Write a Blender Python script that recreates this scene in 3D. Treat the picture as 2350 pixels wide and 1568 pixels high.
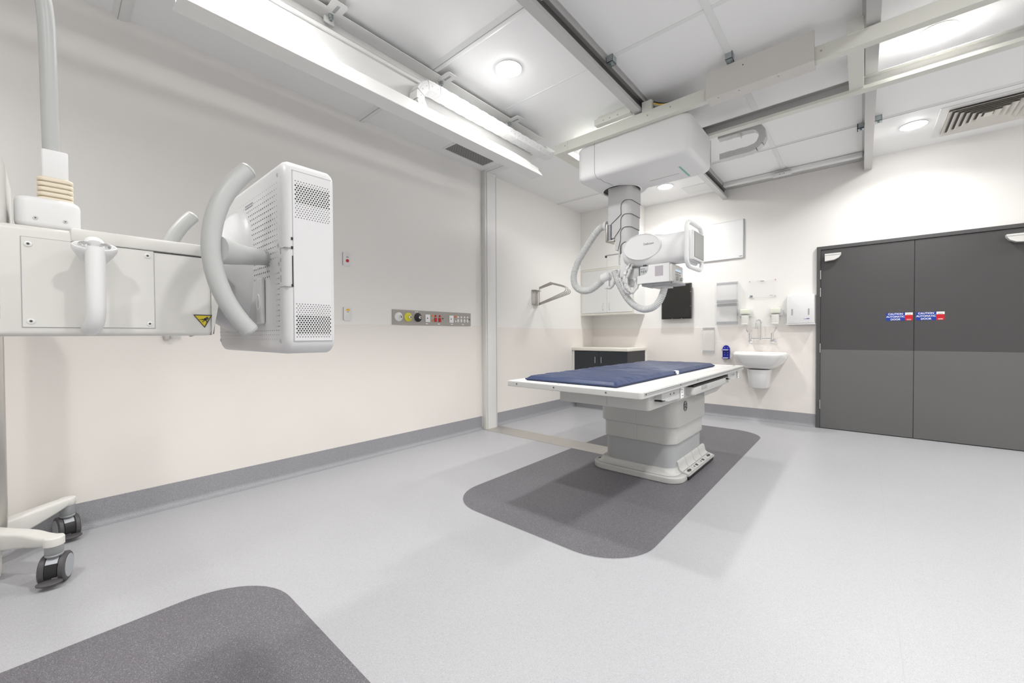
import bpy, bmesh, math, random
from mathutils import Vector, Matrix, noise
PI = math.pi
for o in list(bpy.data.objects): bpy.data.objects.remove(o)
S = bpy.context.scene
C = S.collection

# ------------------------------------------------------------------ camera, world, exposure
cam_d = bpy.data.cameras.new('camera'); cam = bpy.data.objects.new('camera', cam_d); C.objects.link(cam)
S.camera = cam
cam_d.sensor_width = 36.0; cam_d.lens = 924.121 / 2350 * 36.0; cam_d.clip_start = 0.02
_y, _p, _r = -0.715101, -0.0148677, -0.0046814
fw = Vector((math.sin(_y)*math.cos(_p), math.cos(_y)*math.cos(_p), math.sin(_p)))
rt0 = Vector((math.cos(_y), -math.sin(_y), 0)); up0 = rt0.cross(fw)
rt = rt0*math.cos(_r) + up0*math.sin(_r); up = -rt0*math.sin(_r) + up0*math.cos(_r)
M = Matrix((rt, up, -fw)).transposed().to_4x4(); M.translation = Vector((0, 0, 1.10))
cam.matrix_world = M
w = bpy.data.worlds.new('world'); S.world = w; w.use_nodes = True
w.node_tree.nodes['Background'].inputs[0].default_value = (0.9, 0.95, 1, 1)
w.node_tree.nodes['Background'].inputs[1].default_value = 0.3
S.view_settings.view_transform = 'Standard'; S.view_settings.look = 'None'
S.view_settings.exposure = 0.24; S.view_settings.gamma = 1.0; S.view_settings.use_curve_mapping = False
LAMP = 78.0           # strength of the downlight lenses
SPOT = 11.5           # watts of each downlight's beam

XW, YB, ZC = -3.38, 5.945, 3.03      # left wall, back wall, ceiling
XR, YF = 3.70, -2.30                 # right and front walls (behind the camera)

# ------------------------------------------------------------------ materials
def mat(name, col, rough=0.5, metal=0.0, var=0.03, vscale=6.0, emit=None, alpha=None, trans=0.0, bump=0.0, bscale=80.0, spec=0.5, coat=0.0, ior=1.45):
    m = bpy.data.materials.new(name); m.use_nodes = True; nt = m.node_tree; N = nt.nodes; L = nt.links
    b = N['Principled BSDF']
    b.inputs['Roughness'].default_value = rough; b.inputs['Metallic'].default_value = metal
    b.inputs['Specular IOR Level'].default_value = spec; b.inputs['Coat Weight'].default_value = coat
    tc = N.new('ShaderNodeTexCoord'); nz = N.new('ShaderNodeTexNoise'); nz.inputs['Scale'].default_value = vscale
    nz.inputs['Detail'].default_value = 3; L.new(tc.outputs['Object'], nz.inputs['Vector'])
    mx = N.new('ShaderNodeMix'); mx.data_type = 'RGBA'
    c1 = [min(1, c*(1+var)) for c in col]; c2 = [c*(1-var) for c in col]
    mx.inputs['A'].default_value = (*c2, 1); mx.inputs['B'].default_value = (*c1, 1)
    L.new(nz.outputs['Fac'], mx.inputs['Factor']); L.new(mx.outputs['Result'], b.inputs['Base Color'])
    if bump:
        n2 = N.new('ShaderNodeTexNoise'); n2.inputs['Scale'].default_value = bscale; L.new(tc.outputs['Object'], n2.inputs['Vector'])
        bp = N.new('ShaderNodeBump'); bp.inputs['Strength'].default_value = bump; bp.inputs['Distance'].default_value = 0.002
        L.new(n2.outputs['Fac'], bp.inputs['Height']); L.new(bp.outputs['Normal'], b.inputs['Normal'])
    if trans:
        b.inputs['Transmission Weight'].default_value = trans; b.inputs['IOR'].default_value = ior
    if alpha is not None: b.inputs['Alpha'].default_value = alpha
    if emit:
        b.inputs['Emission Color'].default_value = (*emit[0], 1); b.inputs['Emission Strength'].default_value = emit[1]
    return m

def speckle(name, base, dark, light, rough=0.45, scale=420.0, amount=0.5):
    """sheet vinyl: fine granules of a darker and a lighter tone"""
    m = bpy.data.materials.new(name); m.use_nodes = True; nt = m.node_tree; N = nt.nodes; L = nt.links
    b = N['Principled BSDF']; b.inputs['Roughness'].default_value = rough; b.inputs['Specular IOR Level'].default_value = 0.35
    tc = N.new('ShaderNodeTexCoord')
    v = N.new('ShaderNodeTexVoronoi'); v.inputs['Scale'].default_value = scale; L.new(tc.outputs['Object'], v.inputs['Vector'])
    sp = N.new('ShaderNodeSeparateColor'); L.new(v.outputs['Color'], sp.inputs[0])
    r = N.new('ShaderNodeValToRGB'); L.new(sp.outputs[0], r.inputs[0])
    e = r.color_ramp.elements; e[0].position = 0.0; e[0].color = (*dark, 1); e[1].position = 1.0; e[1].color = (*light, 1)
    for p in (0.16*amount*2, 1-0.12*amount*2):
        q = e.new(p); q.color = (*base, 1)
    n = N.new('ShaderNodeTexNoise'); n.inputs['Scale'].default_value = 1.3; L.new(tc.outputs['Object'], n.inputs['Vector'])
    mr = N.new('ShaderNodeMapRange'); mr.inputs[3].default_value = rough-0.08; mr.inputs[4].default_value = rough+0.08
    L.new(n.outputs['Fac'], mr.inputs[0]); L.new(mr.outputs[0], b.inputs['Roughness'])
    L.new(r.outputs[0], b.inputs['Base Color'])
    return m

def brushed(name, col, rough, axis=2):
    m = mat(name, col, rough, 1.0, 0.05)
    nt = m.node_tree; N = nt.nodes; L = nt.links; b = N['Principled BSDF']
    mp = N.new('ShaderNodeMapping'); tc = N.new('ShaderNodeTexCoord'); nz = N.new('ShaderNodeTexNoise')
    s = [120, 120, 120]; s[axis] = 1.5; mp.inputs['Scale'].default_value = s
    L.new(tc.outputs['Object'], mp.inputs[0]); L.new(mp.outputs[0], nz.inputs['Vector'])
    mr = N.new('ShaderNodeMapRange'); mr.inputs[3].default_value = rough-0.1; mr.inputs[4].default_value = rough+0.15
    L.new(nz.outputs['Fac'], mr.inputs[0]); L.new(mr.outputs[0], b.inputs['Roughness'])
    return m

WALL = mat('white wall paint', (0.86, 0.845, 0.82), 0.6, var=0.006, vscale=2, bump=0.05, bscale=200)
DADO = mat('pale wall vinyl', (0.83, 0.785, 0.745), 0.45, var=0.006, vscale=2)
CEIL = mat('white ceiling panel', (0.89, 0.89, 0.89), 0.5, var=0.006, vscale=2)
CEIT = mat('ceiling strip', (0.80, 0.81, 0.80), 0.45, var=0.01)
FLOOR = speckle('grey speckled vinyl', (0.425, 0.427, 0.445), (0.31, 0.31, 0.325), (0.525, 0.53, 0.545), 0.38, 620)
INLAY = speckle('dark speckled vinyl', (0.140, 0.135, 0.148), (0.07, 0.066, 0.078), (0.33, 0.33, 0.36), 0.5, 560, 0.6)
SKIRT = speckle('skirting vinyl', (0.31, 0.31, 0.33), (0.20, 0.20, 0.21), (0.46, 0.46, 0.48), 0.42, 620, 0.6)
SEAM = mat('seam dark', (0.42, 0.42, 0.43), 0.5)
STRIP = brushed('stainless strip', (0.62, 0.60, 0.57), 0.42, 0)
STEEL = brushed('stainless steel', (0.55, 0.53, 0.50), 0.35, 2)
ALU = mat('aluminium rail', (0.56, 0.555, 0.55), 0.42, 0.35, 0.02)
ALUD = mat('rail inside shade', (0.17, 0.16, 0.155), 0.5, 0.3, 0.05)  # rail colour darkened to carry the shade of the channel interior
ZINC = mat('zinc plate', (0.42, 0.47, 0.48), 0.35, 0.8, 0.1)
CREAM = mat('cream coated steel', (0.70, 0.70, 0.64), 0.4, var=0.01)
CREAM2 = mat('warm grey cover', (0.62, 0.60, 0.57), 0.45, var=0.01)
WHITE = mat('white plastic', (0.80, 0.80, 0.80), 0.35, var=0.008, coat=0.1)
CARR = mat('crane cover white', (0.80, 0.80, 0.805), 0.55, var=0.005, spec=0.3)
DET = mat('detector housing white', (0.66, 0.66, 0.67), 0.4, var=0.006)
WHITE2 = mat('white steel', (0.80, 0.80, 0.79), 0.4, var=0.008)
OFFW = mat('off white enamel', (0.72, 0.71, 0.68), 0.32, var=0.01)
LGREY = mat('light grey plastic', (0.56, 0.565, 0.56), 0.32, var=0.01, coat=0.15)
COLG = mat('column grey', (0.62, 0.62, 0.62), 0.4, var=0.01)
MGREY = mat('mid grey paint', (0.38, 0.39, 0.40), 0.4, var=0.01)
TABG = mat('table light grey', (0.53, 0.53, 0.515), 0.35, var=0.01)  # table grey, lowered so the front faces carry shade in their colour
LGREY2 = mat('pedestal mid grey', (0.40, 0.41, 0.42), 0.4, var=0.01)
CGREY = mat('castor grey', (0.33, 0.34, 0.35), 0.4)
HND = mat('handle grey', (0.47, 0.48, 0.475), 0.38, var=0.01)
TABW = mat('table white', (0.86, 0.86, 0.85), 0.35, var=0.01)
BELLOW = mat('cream rubber', (0.80, 0.72, 0.58), 0.5, var=0.02)
DARK = mat('dark gap', (0.03, 0.03, 0.03), 0.6)
BLACK = mat('black plastic', (0.012, 0.012, 0.012), 0.35)
TVB = mat('black screen', (0.022, 0.021, 0.019), 0.25)
CHROME = mat('chrome', (0.75, 0.75, 0.76), 0.12, 1.0, 0.02)
NAVY = mat('navy vinyl', (0.026, 0.044, 0.115), 0.45, var=0.12, vscale=9, spec=0.5)
NAVYS = mat('navy knit side', (0.022, 0.038, 0.10), 0.75, var=0.2, vscale=240, bump=0.4, bscale=300)
CABD = mat('charcoal laminate', (0.022, 0.027, 0.035), 0.4, var=0.03)
CABI = mat('charcoal side laminate', (0.03, 0.03, 0.033), 0.5, var=0.03)
CABW = mat('white laminate', (0.80, 0.805, 0.79), 0.45, var=0.006)
BENCH = mat('cream worktop', (0.80, 0.77, 0.70), 0.35, var=0.01)
DOORD = mat('charcoal door paint', (0.066, 0.064, 0.065), 0.42, var=0.02, vscale=3)
DOORL = mat('grey kick plate vinyl', (0.128, 0.128, 0.127), 0.45, var=0.02, vscale=3)
DFRM = mat('door frame paint', (0.078, 0.077, 0.078), 0.42, var=0.02)
CERAM = mat('white ceramic', (0.84, 0.84, 0.83), 0.12, var=0.004, coat=0.4)
ACR = mat('clear acrylic', (0.93, 0.94, 0.95), 0.08, trans=0.0, alpha=0.09, var=0.0)
ACRE = mat('acrylic edge', (0.80, 0.82, 0.84), 0.15, alpha=0.28, var=0.0)
BLUE = mat('royal blue plastic', (0.008, 0.015, 0.30), 0.35)
BLUEL = mat('pale blue grey', (0.62, 0.65, 0.80), 0.4)
SIGNB = mat('sign blue', (0.004, 0.038, 0.34), 0.35)
SIGNR = mat('sign red', (0.56, 0.004, 0.014), 0.35)
SIGNW = mat('sign white', (0.85, 0.85, 0.85), 0.4)
YEL = mat('warning yellow', (0.62, 0.50, 0.02), 0.4)
YELS = mat('yellow plastic', (0.72, 0.66, 0.06), 0.4)
REDS = mat('red plastic', (0.52, 0.01, 0.015), 0.35)
ORNG = mat('orange lamp', (0.85, 0.22, 0.05), 0.4)
AMBR = mat('amber label', (0.85, 0.52, 0.05), 0.4)
TEAL = mat('teal stripe', (0.16, 0.50, 0.44), 0.4)
RUBB = mat('dark grey rubber', (0.075, 0.072, 0.075), 0.5, var=0.1)
SILV = mat('silver castor hood', (0.42, 0.44, 0.47), 0.5, 0.1)
TEXT = mat('dark print', (0.05, 0.05, 0.05), 0.5)
GTEXT = mat('grey print', (0.25, 0.27, 0.30), 0.5)
LABP = mat('pinkish grey label', (0.47, 0.43, 0.46), 0.45, var=0.25, vscale=400)
SCRN = mat('grey touch screen', (0.27, 0.27, 0.26), 0.25, var=0.01)
LCDM = mat('lcd', (0.5, 0.6, 0.68), 0.2, emit=((0.6, 0.8, 0.95), 0.35))
HOSE = mat('grey white hose', (0.66, 0.67, 0.665), 0.4, var=0.02)
WRAP = mat('clear cable wrap', (0.66, 0.66, 0.655), 0.25, var=0.15, vscale=40, bump=0.6, bscale=30)
SOAP = mat('dispenser cream', (0.78, 0.80, 0.68), 0.3, var=0.02)
LENS = mat('downlight lens', (0.9, 0.9, 0.9), 0.4, emit=((1.0, 0.99, 0.97), LAMP))
VENT = mat('vent dark', (0.10, 0.09, 0.085), 0.7)
VENTC = mat('diffuser cream', (0.78, 0.75, 0.69), 0.4)
GRIL = mat('grille grey', (0.20, 0.19, 0.19), 0.5)

# ------------------------------------------------------------------ builders
class B:
    def __init__(s): s.bm = bmesh.new(); s.mats = []
    def mi(s, m):
        if m not in s.mats: s.mats.append(m)
        return s.mats.index(m)
    def merge(s, t, m, mx=None):
        i = s.mi(m)
        if mx is not None: bmesh.ops.transform(t, matrix=mx, verts=t.verts)
        vs = {}
        for v in t.verts: vs[v] = s.bm.verts.new(v.co)
        for f in t.faces:
            try: nf = s.bm.faces.new([vs[v] for v in f.verts]); nf.material_index = i; nf.smooth = True
            except ValueError: pass
        t.free(); return s
    def box(s, m, x0, x1, y0, y1, z0, z1, r=0.0, seg=2, mx=None):
        t = bmesh.new(); bmesh.ops.create_cube(t, size=1)
        for v in t.verts:
            v.co = Vector(((x0+x1)/2 + v.co.x*(x1-x0), (y0+y1)/2 + v.co.y*(y1-y0), (z0+z1)/2 + v.co.z*(z1-z0)))
        if r: bmesh.ops.bevel(t, geom=list(t.edges), offset=min(r, 0.49*min(abs(x1-x0), abs(y1-y0), abs(z1-z0))), segments=seg, profile=0.5, affect='EDGES')
        return s.merge(t, m, mx)
    def vbox(s, m, x0, x1, y0, y1, z0, z1, r, seg=6, r2=0.0, taper=1.0):
        """box whose upright edges are rounded by r; top/bottom edges by r2"""
        pts = rrect(x0, x1, y0, y1, r, seg)
        cx, cy = (x0+x1)/2, (y0+y1)/2
        prof = [(z0, 0.0)]
        if r2:
            prof = [(z0 + r2*(1-math.cos(a)), r2*(1-math.sin(a))) for a in [i*PI/8 for i in range(5)]]
            prof += [(z1 - r2*(1-math.cos(a)), r2*(1-math.sin(a))) for a in [PI/2 - i*PI/8 for i in range(5)]]
        else: prof = [(z0, 0), (z1, 0)]
        rings = []
        for z, ins in prof:
            sx = 1 - 2*ins/(x1-x0); sy = 1 - 2*ins/(y1-y0)
            k = 1 + (taper-1)*(z-z0)/(z1-z0)
            rings.append([Vector((cx+(x-cx)*sx*k, cy+(y-cy)*sy*k, z)) for x, y in pts])
        return s.loft(m, rings)
    def loft(s, m, rings, close=True, caps=True):
        i = s.mi(m); vr = [[s.bm.verts.new(p) for p in r] for r in rings]; n = len(vr[0])
        for a, b in zip(vr[:-1], vr[1:]):
            for k in range(n if close else n-1):
                f = s.bm.faces.new((a[k], a[(k+1) % n], b[(k+1) % n], b[k])); f.material_index = i; f.smooth = True
        if caps:
            for r in (list(reversed(vr[0])), vr[-1]):
                try: f = s.bm.faces.new(r); f.material_index = i; f.smooth = True
                except ValueError: pass
        return s
    def prism(s, m, pts, axis, a0, a1):
        """pts in the two other axes (x: y,z / y: x,z / z: x,y)"""
        def P(p, a):
            return Vector((a, p[0], p[1])) if axis == 'x' else Vector((p[0], a, p[1])) if axis == 'y' else Vector((p[0], p[1], a))
        return s.loft(m, [[P(p, a0) for p in pts], [P(p, a1) for p in pts]])
    def cyl(s, m, p0, p1, r0, r1=None, seg=24, caps=True):
        r1 = r0 if r1 is None else r1
        p0, p1 = Vector(p0), Vector(p1); d = (p1-p0).normalized(); u = d.orthogonal().normalized(); v = d.cross(u)
        R = lambda p, r: [p + (u*math.cos(a)+v*math.sin(a))*r for a in [2*PI*k/seg for k in range(seg)]]
        return s.loft(m, [R(p0, r0), R(p1, r1)], caps=caps)
    def rev(s, m, c, d, prof, seg=32, sx=1.0, u=None, sv=1.0, caps=True):
        """prof: (distance along d, radius)"""
        c, d = Vector(c), Vector(d).normalized(); u = Vector(u).normalized() if u else d.orthogonal().normalized(); v = d.cross(u)
        return s.loft(m, [[c + d*h + (u*math.cos(a)*sx + v*math.sin(a)*sv)*max(r, 1e-4) for a in [2*PI*k/seg for k in range(seg)]] for h, r in prof], caps=caps)
    def tube(s, m, path, r, seg=12, flat=1.0, side=None, caps=True):
        P = [Vector(p) for p in path]; n = len(P); rr = r if isinstance(r, (list, tuple)) else [r]*n
        T = [(P[min(i+1, n-1)]-P[max(i-1, 0)]).normalized() for i in range(n)]
        u = (Vector(side) if side else T[0].orthogonal()); u = (u - T[0]*u.dot(T[0])).normalized(); rings = []
        for i in range(n):
            u = (u - T[i]*u.dot(T[i])).normalized(); v = T[i].cross(u)
            rings.append([P[i] + (u*math.cos(a)*flat + v*math.sin(a))*rr[i] for a in [2*PI*k/seg for k in range(seg)]])
        return s.loft(m, rings, caps=caps)
    def disc(s, m, c, nrm, r, seg=10):
        c, d = Vector(c), Vector(nrm).normalized(); u = d.orthogonal().normalized(); v = d.cross(u)
        f = s.bm.faces.new([s.bm.verts.new(c + (u*math.cos(2*PI*k/seg)+v*math.sin(2*PI*k/seg))*r) for k in range(seg)])
        f.material_index = s.mi(m); return s
    def text(s, m, body, loc, right, upv, size, depth=0.0006, bold=0.0, sx=1.0):
        cu = bpy.data.curves.new('t', 'FONT'); cu.body = body; cu.size = size; cu.extrude = depth; cu.offset = bold
        cu.align_x = 'CENTER'; cu.align_y = 'CENTER'
        ob = bpy.data.objects.new('t', cu); C.objects.link(ob)
        dg = bpy.context.evaluated_depsgraph_get(); me = bpy.data.meshes.new_from_object(ob.evaluated_get(dg))
        r, u = Vector(right).normalized(), Vector(upv).normalized(); nn = r.cross(u)
        mx = Matrix((r*sx, u, nn)).transposed().to_4x4(); mx.translation = Vector(loc)
        t = bmesh.new(); t.from_mesh(me); s.merge(t, m, mx)
        bpy.data.objects.remove(ob); bpy.data.curves.remove(cu); bpy.data.meshes.remove(me); return s
    def build(s, name, parent=None, angle=35, **props):
        bmesh.ops.recalc_face_normals(s.bm, faces=[f for f in s.bm.faces if len(f.verts) > 2]) if not props.pop('norecalc', False) else None
        me = bpy.data.meshes.new(name)
        off = Vector((0, 0, 0)); p = parent
        while p is not None: off += p.location; p = p.parent
        if off.length: bmesh.ops.translate(s.bm, verts=s.bm.verts, vec=-off)
        s.bm.to_mesh(me); s.bm.free()
        for m in s.mats: me.materials.append(m)
        me.set_sharp_from_angle(angle=math.radians(angle))
        o = bpy.data.objects.new(name, me); C.objects.link(o); o.parent = parent
        for k, v in props.items(): o[k] = v
        return o

def rrect(x0, x1, y0, y1, r, seg=6):
    r = min(r, 0.499*abs(x1-x0), 0.499*abs(y1-y0)); pts = []
    for cx, cy, a0 in ((x1-r, y1-r, 0), (x0+r, y1-r, PI/2), (x0+r, y0+r, PI), (x1-r, y0+r, 3*PI/2)):
        for i in range(seg+1):
            a = a0 + i*PI/2/seg; pts.append((cx+r*math.cos(a), cy+r*math.sin(a)))
    return pts
def smooth_path(pts, n=8):
    P = [Vector(p) for p in pts]; P = [2*P[0]-P[1]] + P + [2*P[-1]-P[-2]]; out = []
    for i in range(1, len(P)-2):
        for k in range(n):
            t = k/n; a, b, c, d = P[i-1], P[i], P[i+1], P[i+2]
            out.append(0.5*((2*b)+(c-a)*t+(2*a-5*b+4*c-d)*t*t+(-a+3*b-3*c+d)*t**3))
    out.append(P[-2]); return out
def resample(path, step):
    P = [Vector(p) for p in path]; out = [P[0].copy()]; need = step
    for a, b in zip(P[:-1], P[1:]):
        L = (b-a).length; pos = 0
        while L-pos >= need:
            pos += need; out.append(a.lerp(b, pos/L)); need = step
        need -= (L-pos)
    return out
def thing(name, label, cat, loc=(0, 0, 0), group=None):
    o = bpy.data.objects.new(name, None); C.objects.link(o); o.location = loc; o.empty_display_size = 0.05
    o['label'] = label; o['category'] = cat
    if group: o['group'] = group
    return o
def T(label, cat, group=None):
    d = dict(label=label, category=cat)
    if group: d['group'] = group
    return d
ST = dict(kind='structure')

# ------------------------------------------------------------------ room shell
floor = B().box(FLOOR, XW-0.1, XR+0.1, YF-0.1, YB+0.1, -0.1, 0).build('floor', **ST)
def inlay(x0, x1, y0, y1, r, z, m): return B().loft(m, [[Vector((x, y, zz)) for x, y in rrect(x0, x1, y0, y1, r, 12)] for zz in (-0.003, z)])
inlay(-2.127, -0.797, 1.735, 5.195, 0.31, 0.0012, SEAM).build('inlay_seam', floor)
inlay(-2.124, -0.80, 1.738, 5.192, 0.308, 0.0018, INLAY).build('dark_inlay', floor, label='dark grey speckled vinyl panel with rounded corners set into the floor under the x-ray table')
inlay(-2.127, -0.797, -1.9, 0.657, 0.31, 0.0012, SEAM).build('inlay_seam', floor)
inlay(-2.124, -0.80, -1.897, 0.654, 0.308, 0.0018, INLAY).build('dark_inlay', floor, label='dark grey speckled vinyl panel set into the floor in the foreground, one rounded corner showing')
B().box(SEAM, 0.1095, 0.1125, YF, YB, -0.002, 0.0006).build('floor_weld', floor)
B().box(STRIP, XW, -1.3, 3.325, 3.585, -0.003, 0.0028).build('metal_strip', floor, label='flat stainless steel strip running across the floor from the wall post')

ceil = B().box(CEIL, XW-0.1, XR+0.1, YF-0.1, YB+0.1, ZC, ZC+0.1).build('ceiling', **ST)
def walls():
    g = 0.12
    for nm, a in (('wall_left', (XW-g, XW, YF-g, YB+g)), ('wall_back', (XW, XR, YB, YB+g)), ('wall_right', (XR, XR+g, YF-g, YB+g)), ('wall_front', (XW, XR, YF-g, YF))):
        o = B().box(WALL, *a, 0, ZC).build(nm, **ST)
        t = 0.004
        if nm == 'wall_left': B().box(DADO, XW, XW+t, YF, YB, 0.14, 1.203, 0.0015, 1).build('dado_sheet', o, label='pale pinkish vinyl sheet on the lower part of the left wall')
        if nm == 'wall_back': B().box(DADO, XW, -0.41, YB-t, YB, 0.14, 1.203, 0.0015, 1).build('dado_sheet', o, label='pale pinkish vinyl sheet on the lower part of the back wall')
walls()
# coved skirting
def cove(n=7, r=0.04, t=0.009, h=0.152):
    pts = [(0, h), (t, h), (t, r)]
    pts += [(t + r*(1-math.cos(a)), r*(1-math.sin(a))) for a in [i*PI/2/n for i in range(1, n+1)]]
    pts += [(t+r, 0.0006), (0, 0.0006)]
    return pts
cv = cove()
B().prism(SKIRT, [(p[0]+XW, p[1]) for p in cv], 'y', YF, 3.335).prism(SKIRT, [(p[0]+XW, p[1]) for p in cv], 'y', 3.57, 5.36).build('baseboard_left', **ST)
B().prism(SKIRT, [(YB-p[0], p[1]) for p in cv], 'x', -2.475, -0.405).build('baseboard_back', **ST)
B().prism(SKIRT, [(YB-p[0], p[1]) for p in cv], 'x', 1.24, XR).prism(SKIRT, [(XR-p[0], p[1]) for p in cv], 'y', YF, YB).build('baseboard_right', **ST)

# post and ceiling profile strips
B().box(OFFW, XW, XW+0.065, 3.35, 3.545, 0.0, ZC-0.01, 0.003).box(WHITE2, XW+0.065, XW+0.075, 3.375, 3.52, 0.0, ZC-0.02, 0.003).box(MGREY, XW+0.066, XW+0.071, 3.524, 3.529, 0.01, ZC-0.05).build('trim_1', **ST)
def strip(i, y, x0, x1, w=0.085, d=0.022):
    pts = [(y-w/2, ZC+0.001), (y-w/2+0.018, ZC-d*0.7), (y-w/2+0.03, ZC-d), (y+w/2-0.03, ZC-d), (y+w/2-0.018, ZC-d*0.7), (y+w/2, ZC+0.001)]
    B().prism(CEIT, pts, 'x', x0, x1).box(SEAM, x0, x1, y-w/2+0.026, y-w/2+0.029, ZC-d-0.001, ZC-d+0.004).build('trim_%d' % i, **ST)
strip(2, 0.315, XW, -2.47); strip(3, 1.855, XW, XR); strip(4, 3.43, XW, -2.44, 0.16); strip(5, 4.93, XW, XR, 0.06, 0.012); strip(6, -1.2, XW, XR)
def flatstrip(i, a, w=0.03):
    B().box(CEIT, *a, ZC-0.004, ZC+0.002, 0.001, 1).build('trim_%d' % i, **ST)
flatstrip(7, (-1.30, 0.0, 2.575, 2.605)); flatstrip(8, (-2.3, -1.40, 2.583, 2.597)); B().box(CEIT, -0.72, -0.68, YF, YB, ZC-0.006, ZC+0.002, 0.001, 1).build('trim_9', **ST)
B().box(ALU, -1.40, -0.02, 5.80, YB, ZC-0.012, ZC, 0.002).build('trim_10', **ST)

# ------------------------------------------------------------------ doors
fr = B().prism(DFRM, [(-0.402, 0), (-0.366, 0), (-0.366, 2.08), (1.198, 2.08), (1.198, 0), (1.234, 0), (1.234, 2.116), (-0.402, 2.116)], 'y', YB-0.035, YB+0.02)
fr.box(DARK, -0.37, 1.20, YB-0.008, YB+0.0, 0.0, 2.084)
fr.build('trim_11', **ST)
def leaf(i, x0, x1, hx, mir):
    g = 0.002
    d = B().box(DOORD, x0+g, x1-g, YB-0.025, YB-0.009, 0.008, 2.076, 0.0015, 1).build('door_%d' % i, **ST)
    B().box(DOORL, x0+g, x1-g, YB-0.027, YB-0.0255, 0.008, 0.92, 0.0006, 1).build('kick_plate', d, label='lighter grey lower half of the door')
    for z in (1.79, 1.587, 0.938, 0.28):
        h = B()
        for k in range(5): h.cyl(STEEL, (hx, YB-0.037, z-0.052+k*0.021), (hx, YB-0.037, z-0.052+k*0.021+0.0195), 0.006, seg=12)
        h.build('hinge', d)
    # pivot cover near the top
    c0 = hx + (0.04 if not mir else -0.04); s = -1 if mir else 1
    pts = [(c0, 2.02), (c0+s*0.145, 2.02), (c0+s*0.145, 2.0), (c0+s*0.125, 1.967), (c0+s*0.085, 1.945), (c0, 1.937)]
    c = B().prism(OFFW, pts, 'y', YB-0.085, YB-0.028)
    c.box(MGREY, min(c0, c0+s*0.145), max(c0, c0+s*0.145), YB-0.087, YB-0.0845, 2.0, 2.004)
    c.build('door_closer', d)
leaf(1, -0.366, 0.411, -0.366, False); leaf(2, 0.411, 1.198, 1.198, True)
for i, (a, b, par) in enumerate(((0.196, 0.401, 'door_1'), (0.424, 0.629, 'door_2'))):
    y = YB-0.0262; d = bpy.data.objects[par]; xm = a + (b-a)*0.72
    sg = B().box(SIGNB, a, xm, y, y+0.001, 1.238, 1.322).box(SIGNW, xm, b, y, y+0.001, 1.296, 1.322).box(SIGNR, xm, b, y, y+0.001, 1.238, 1.296)
    sg = sg.build('caution_sign', d, label='blue, white and red sticker reading CAUTION AUTOMATIC DOOR')
    t = B(); cx = (a+xm)/2
    for k, (wd, sz) in enumerate((('CAUTION', 0.0255), ('AUTOMATIC', 0.0255), ('DOOR', 0.0255))):
        t.text(SIGNW, wd, (cx, y-0.0003, 1.3085-k*0.0285), (1, 0, 0), (0, 0, 1), sz, 0.0003, 0.0006, 1.0 if k != 1 else 0.96)
    for k in range(2): t.box(GTEXT, xm+0.008+k*0.004, b-0.012, y-0.0005, y, 1.306-k*0.008, 1.309-k*0.008)
    for k in range(2): t.box(SIGNW, xm+0.012, b-0.012, y-0.0005, y, 1.250-k*0.006, 1.2525-k*0.006)
    t.build('lettering', sg)

# ------------------------------------------------------------------ downlights
def downlight(x, y, label):
    r = thing('downlight', label, 'ceiling light', (x, y, ZC), 'round recessed downlights')
    B().rev(WHITE2, (x, y, ZC), (0, 0, -1), [(-0.001, 0.075), (-0.001, 0.098), (0.004, 0.098), (0.006, 0.094), (0.004, 0.084), (0.003, 0.075)], 40).build('rim', r)
    B().rev(LENS, (x, y, ZC), (0, 0, -1), [(0.0005, 0.086), (0.008, 0.085), (0.013, 0.07), (0.016, 0.035), (0.017, 0.001)], 40).build('lens', r)
    ld = bpy.data.lights.new('lamp', 'AREA'); ld.shape = 'DISK'; ld.size = 0.16; ld.energy = SPOT; ld.spread = math.radians(142); ld.color = (1.0, 0.992, 0.975)
    lo = bpy.data.objects.new('lamp', ld); C.objects.link(lo); lo.parent = r; lo.location = (0, 0, -0.019)
for x, y, l in ((-1.94, 2.21, 'glowing round downlight in the ceiling between the white cable tray and the nearer grey rail'),
                (-1.94, 3.75, 'glowing round downlight mostly hidden above the x-ray tube carriage'),
                (-1.94, 5.29, 'small looking glowing round downlight behind the carriage, near the wall cupboard'),
                (0.35, 3.75, 'very bright round downlight seen between the two overhead bridge beams'),
                (0.35, 5.28, 'glowing round downlight beside the square air diffuser above the doors'),
                (0.35, 2.21, 'round downlight nearest the camera on the right side of the ceiling'),
                (-1.94, 0.67, 'round downlight above the wall-side cable tray, over the detector stand'),
                (2.64, 5.28, 'added unseen round downlight far right near the back wall'),  # unseen right-hand column of downlights, added to brighten the left wall
                (2.64, 3.75, 'added unseen round downlight on the right, in line with the bridge beams'),
                (2.64, 2.21, 'added unseen round downlight on the right side, level with the near end of the table'),
                (2.64, 0.67, 'added unseen round downlight to the right of the camera'),
                (2.64, -0.87, 'added unseen round downlight behind the camera at the far right'),
                (-1.94, -0.87, 'round downlight behind the camera on the left side'),
                (0.35, 0.67, 'round downlight directly over the camera'),
                (0.35, -0.87, 'round downlight behind the camera on the right side')):
    downlight(x, y, l)

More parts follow.
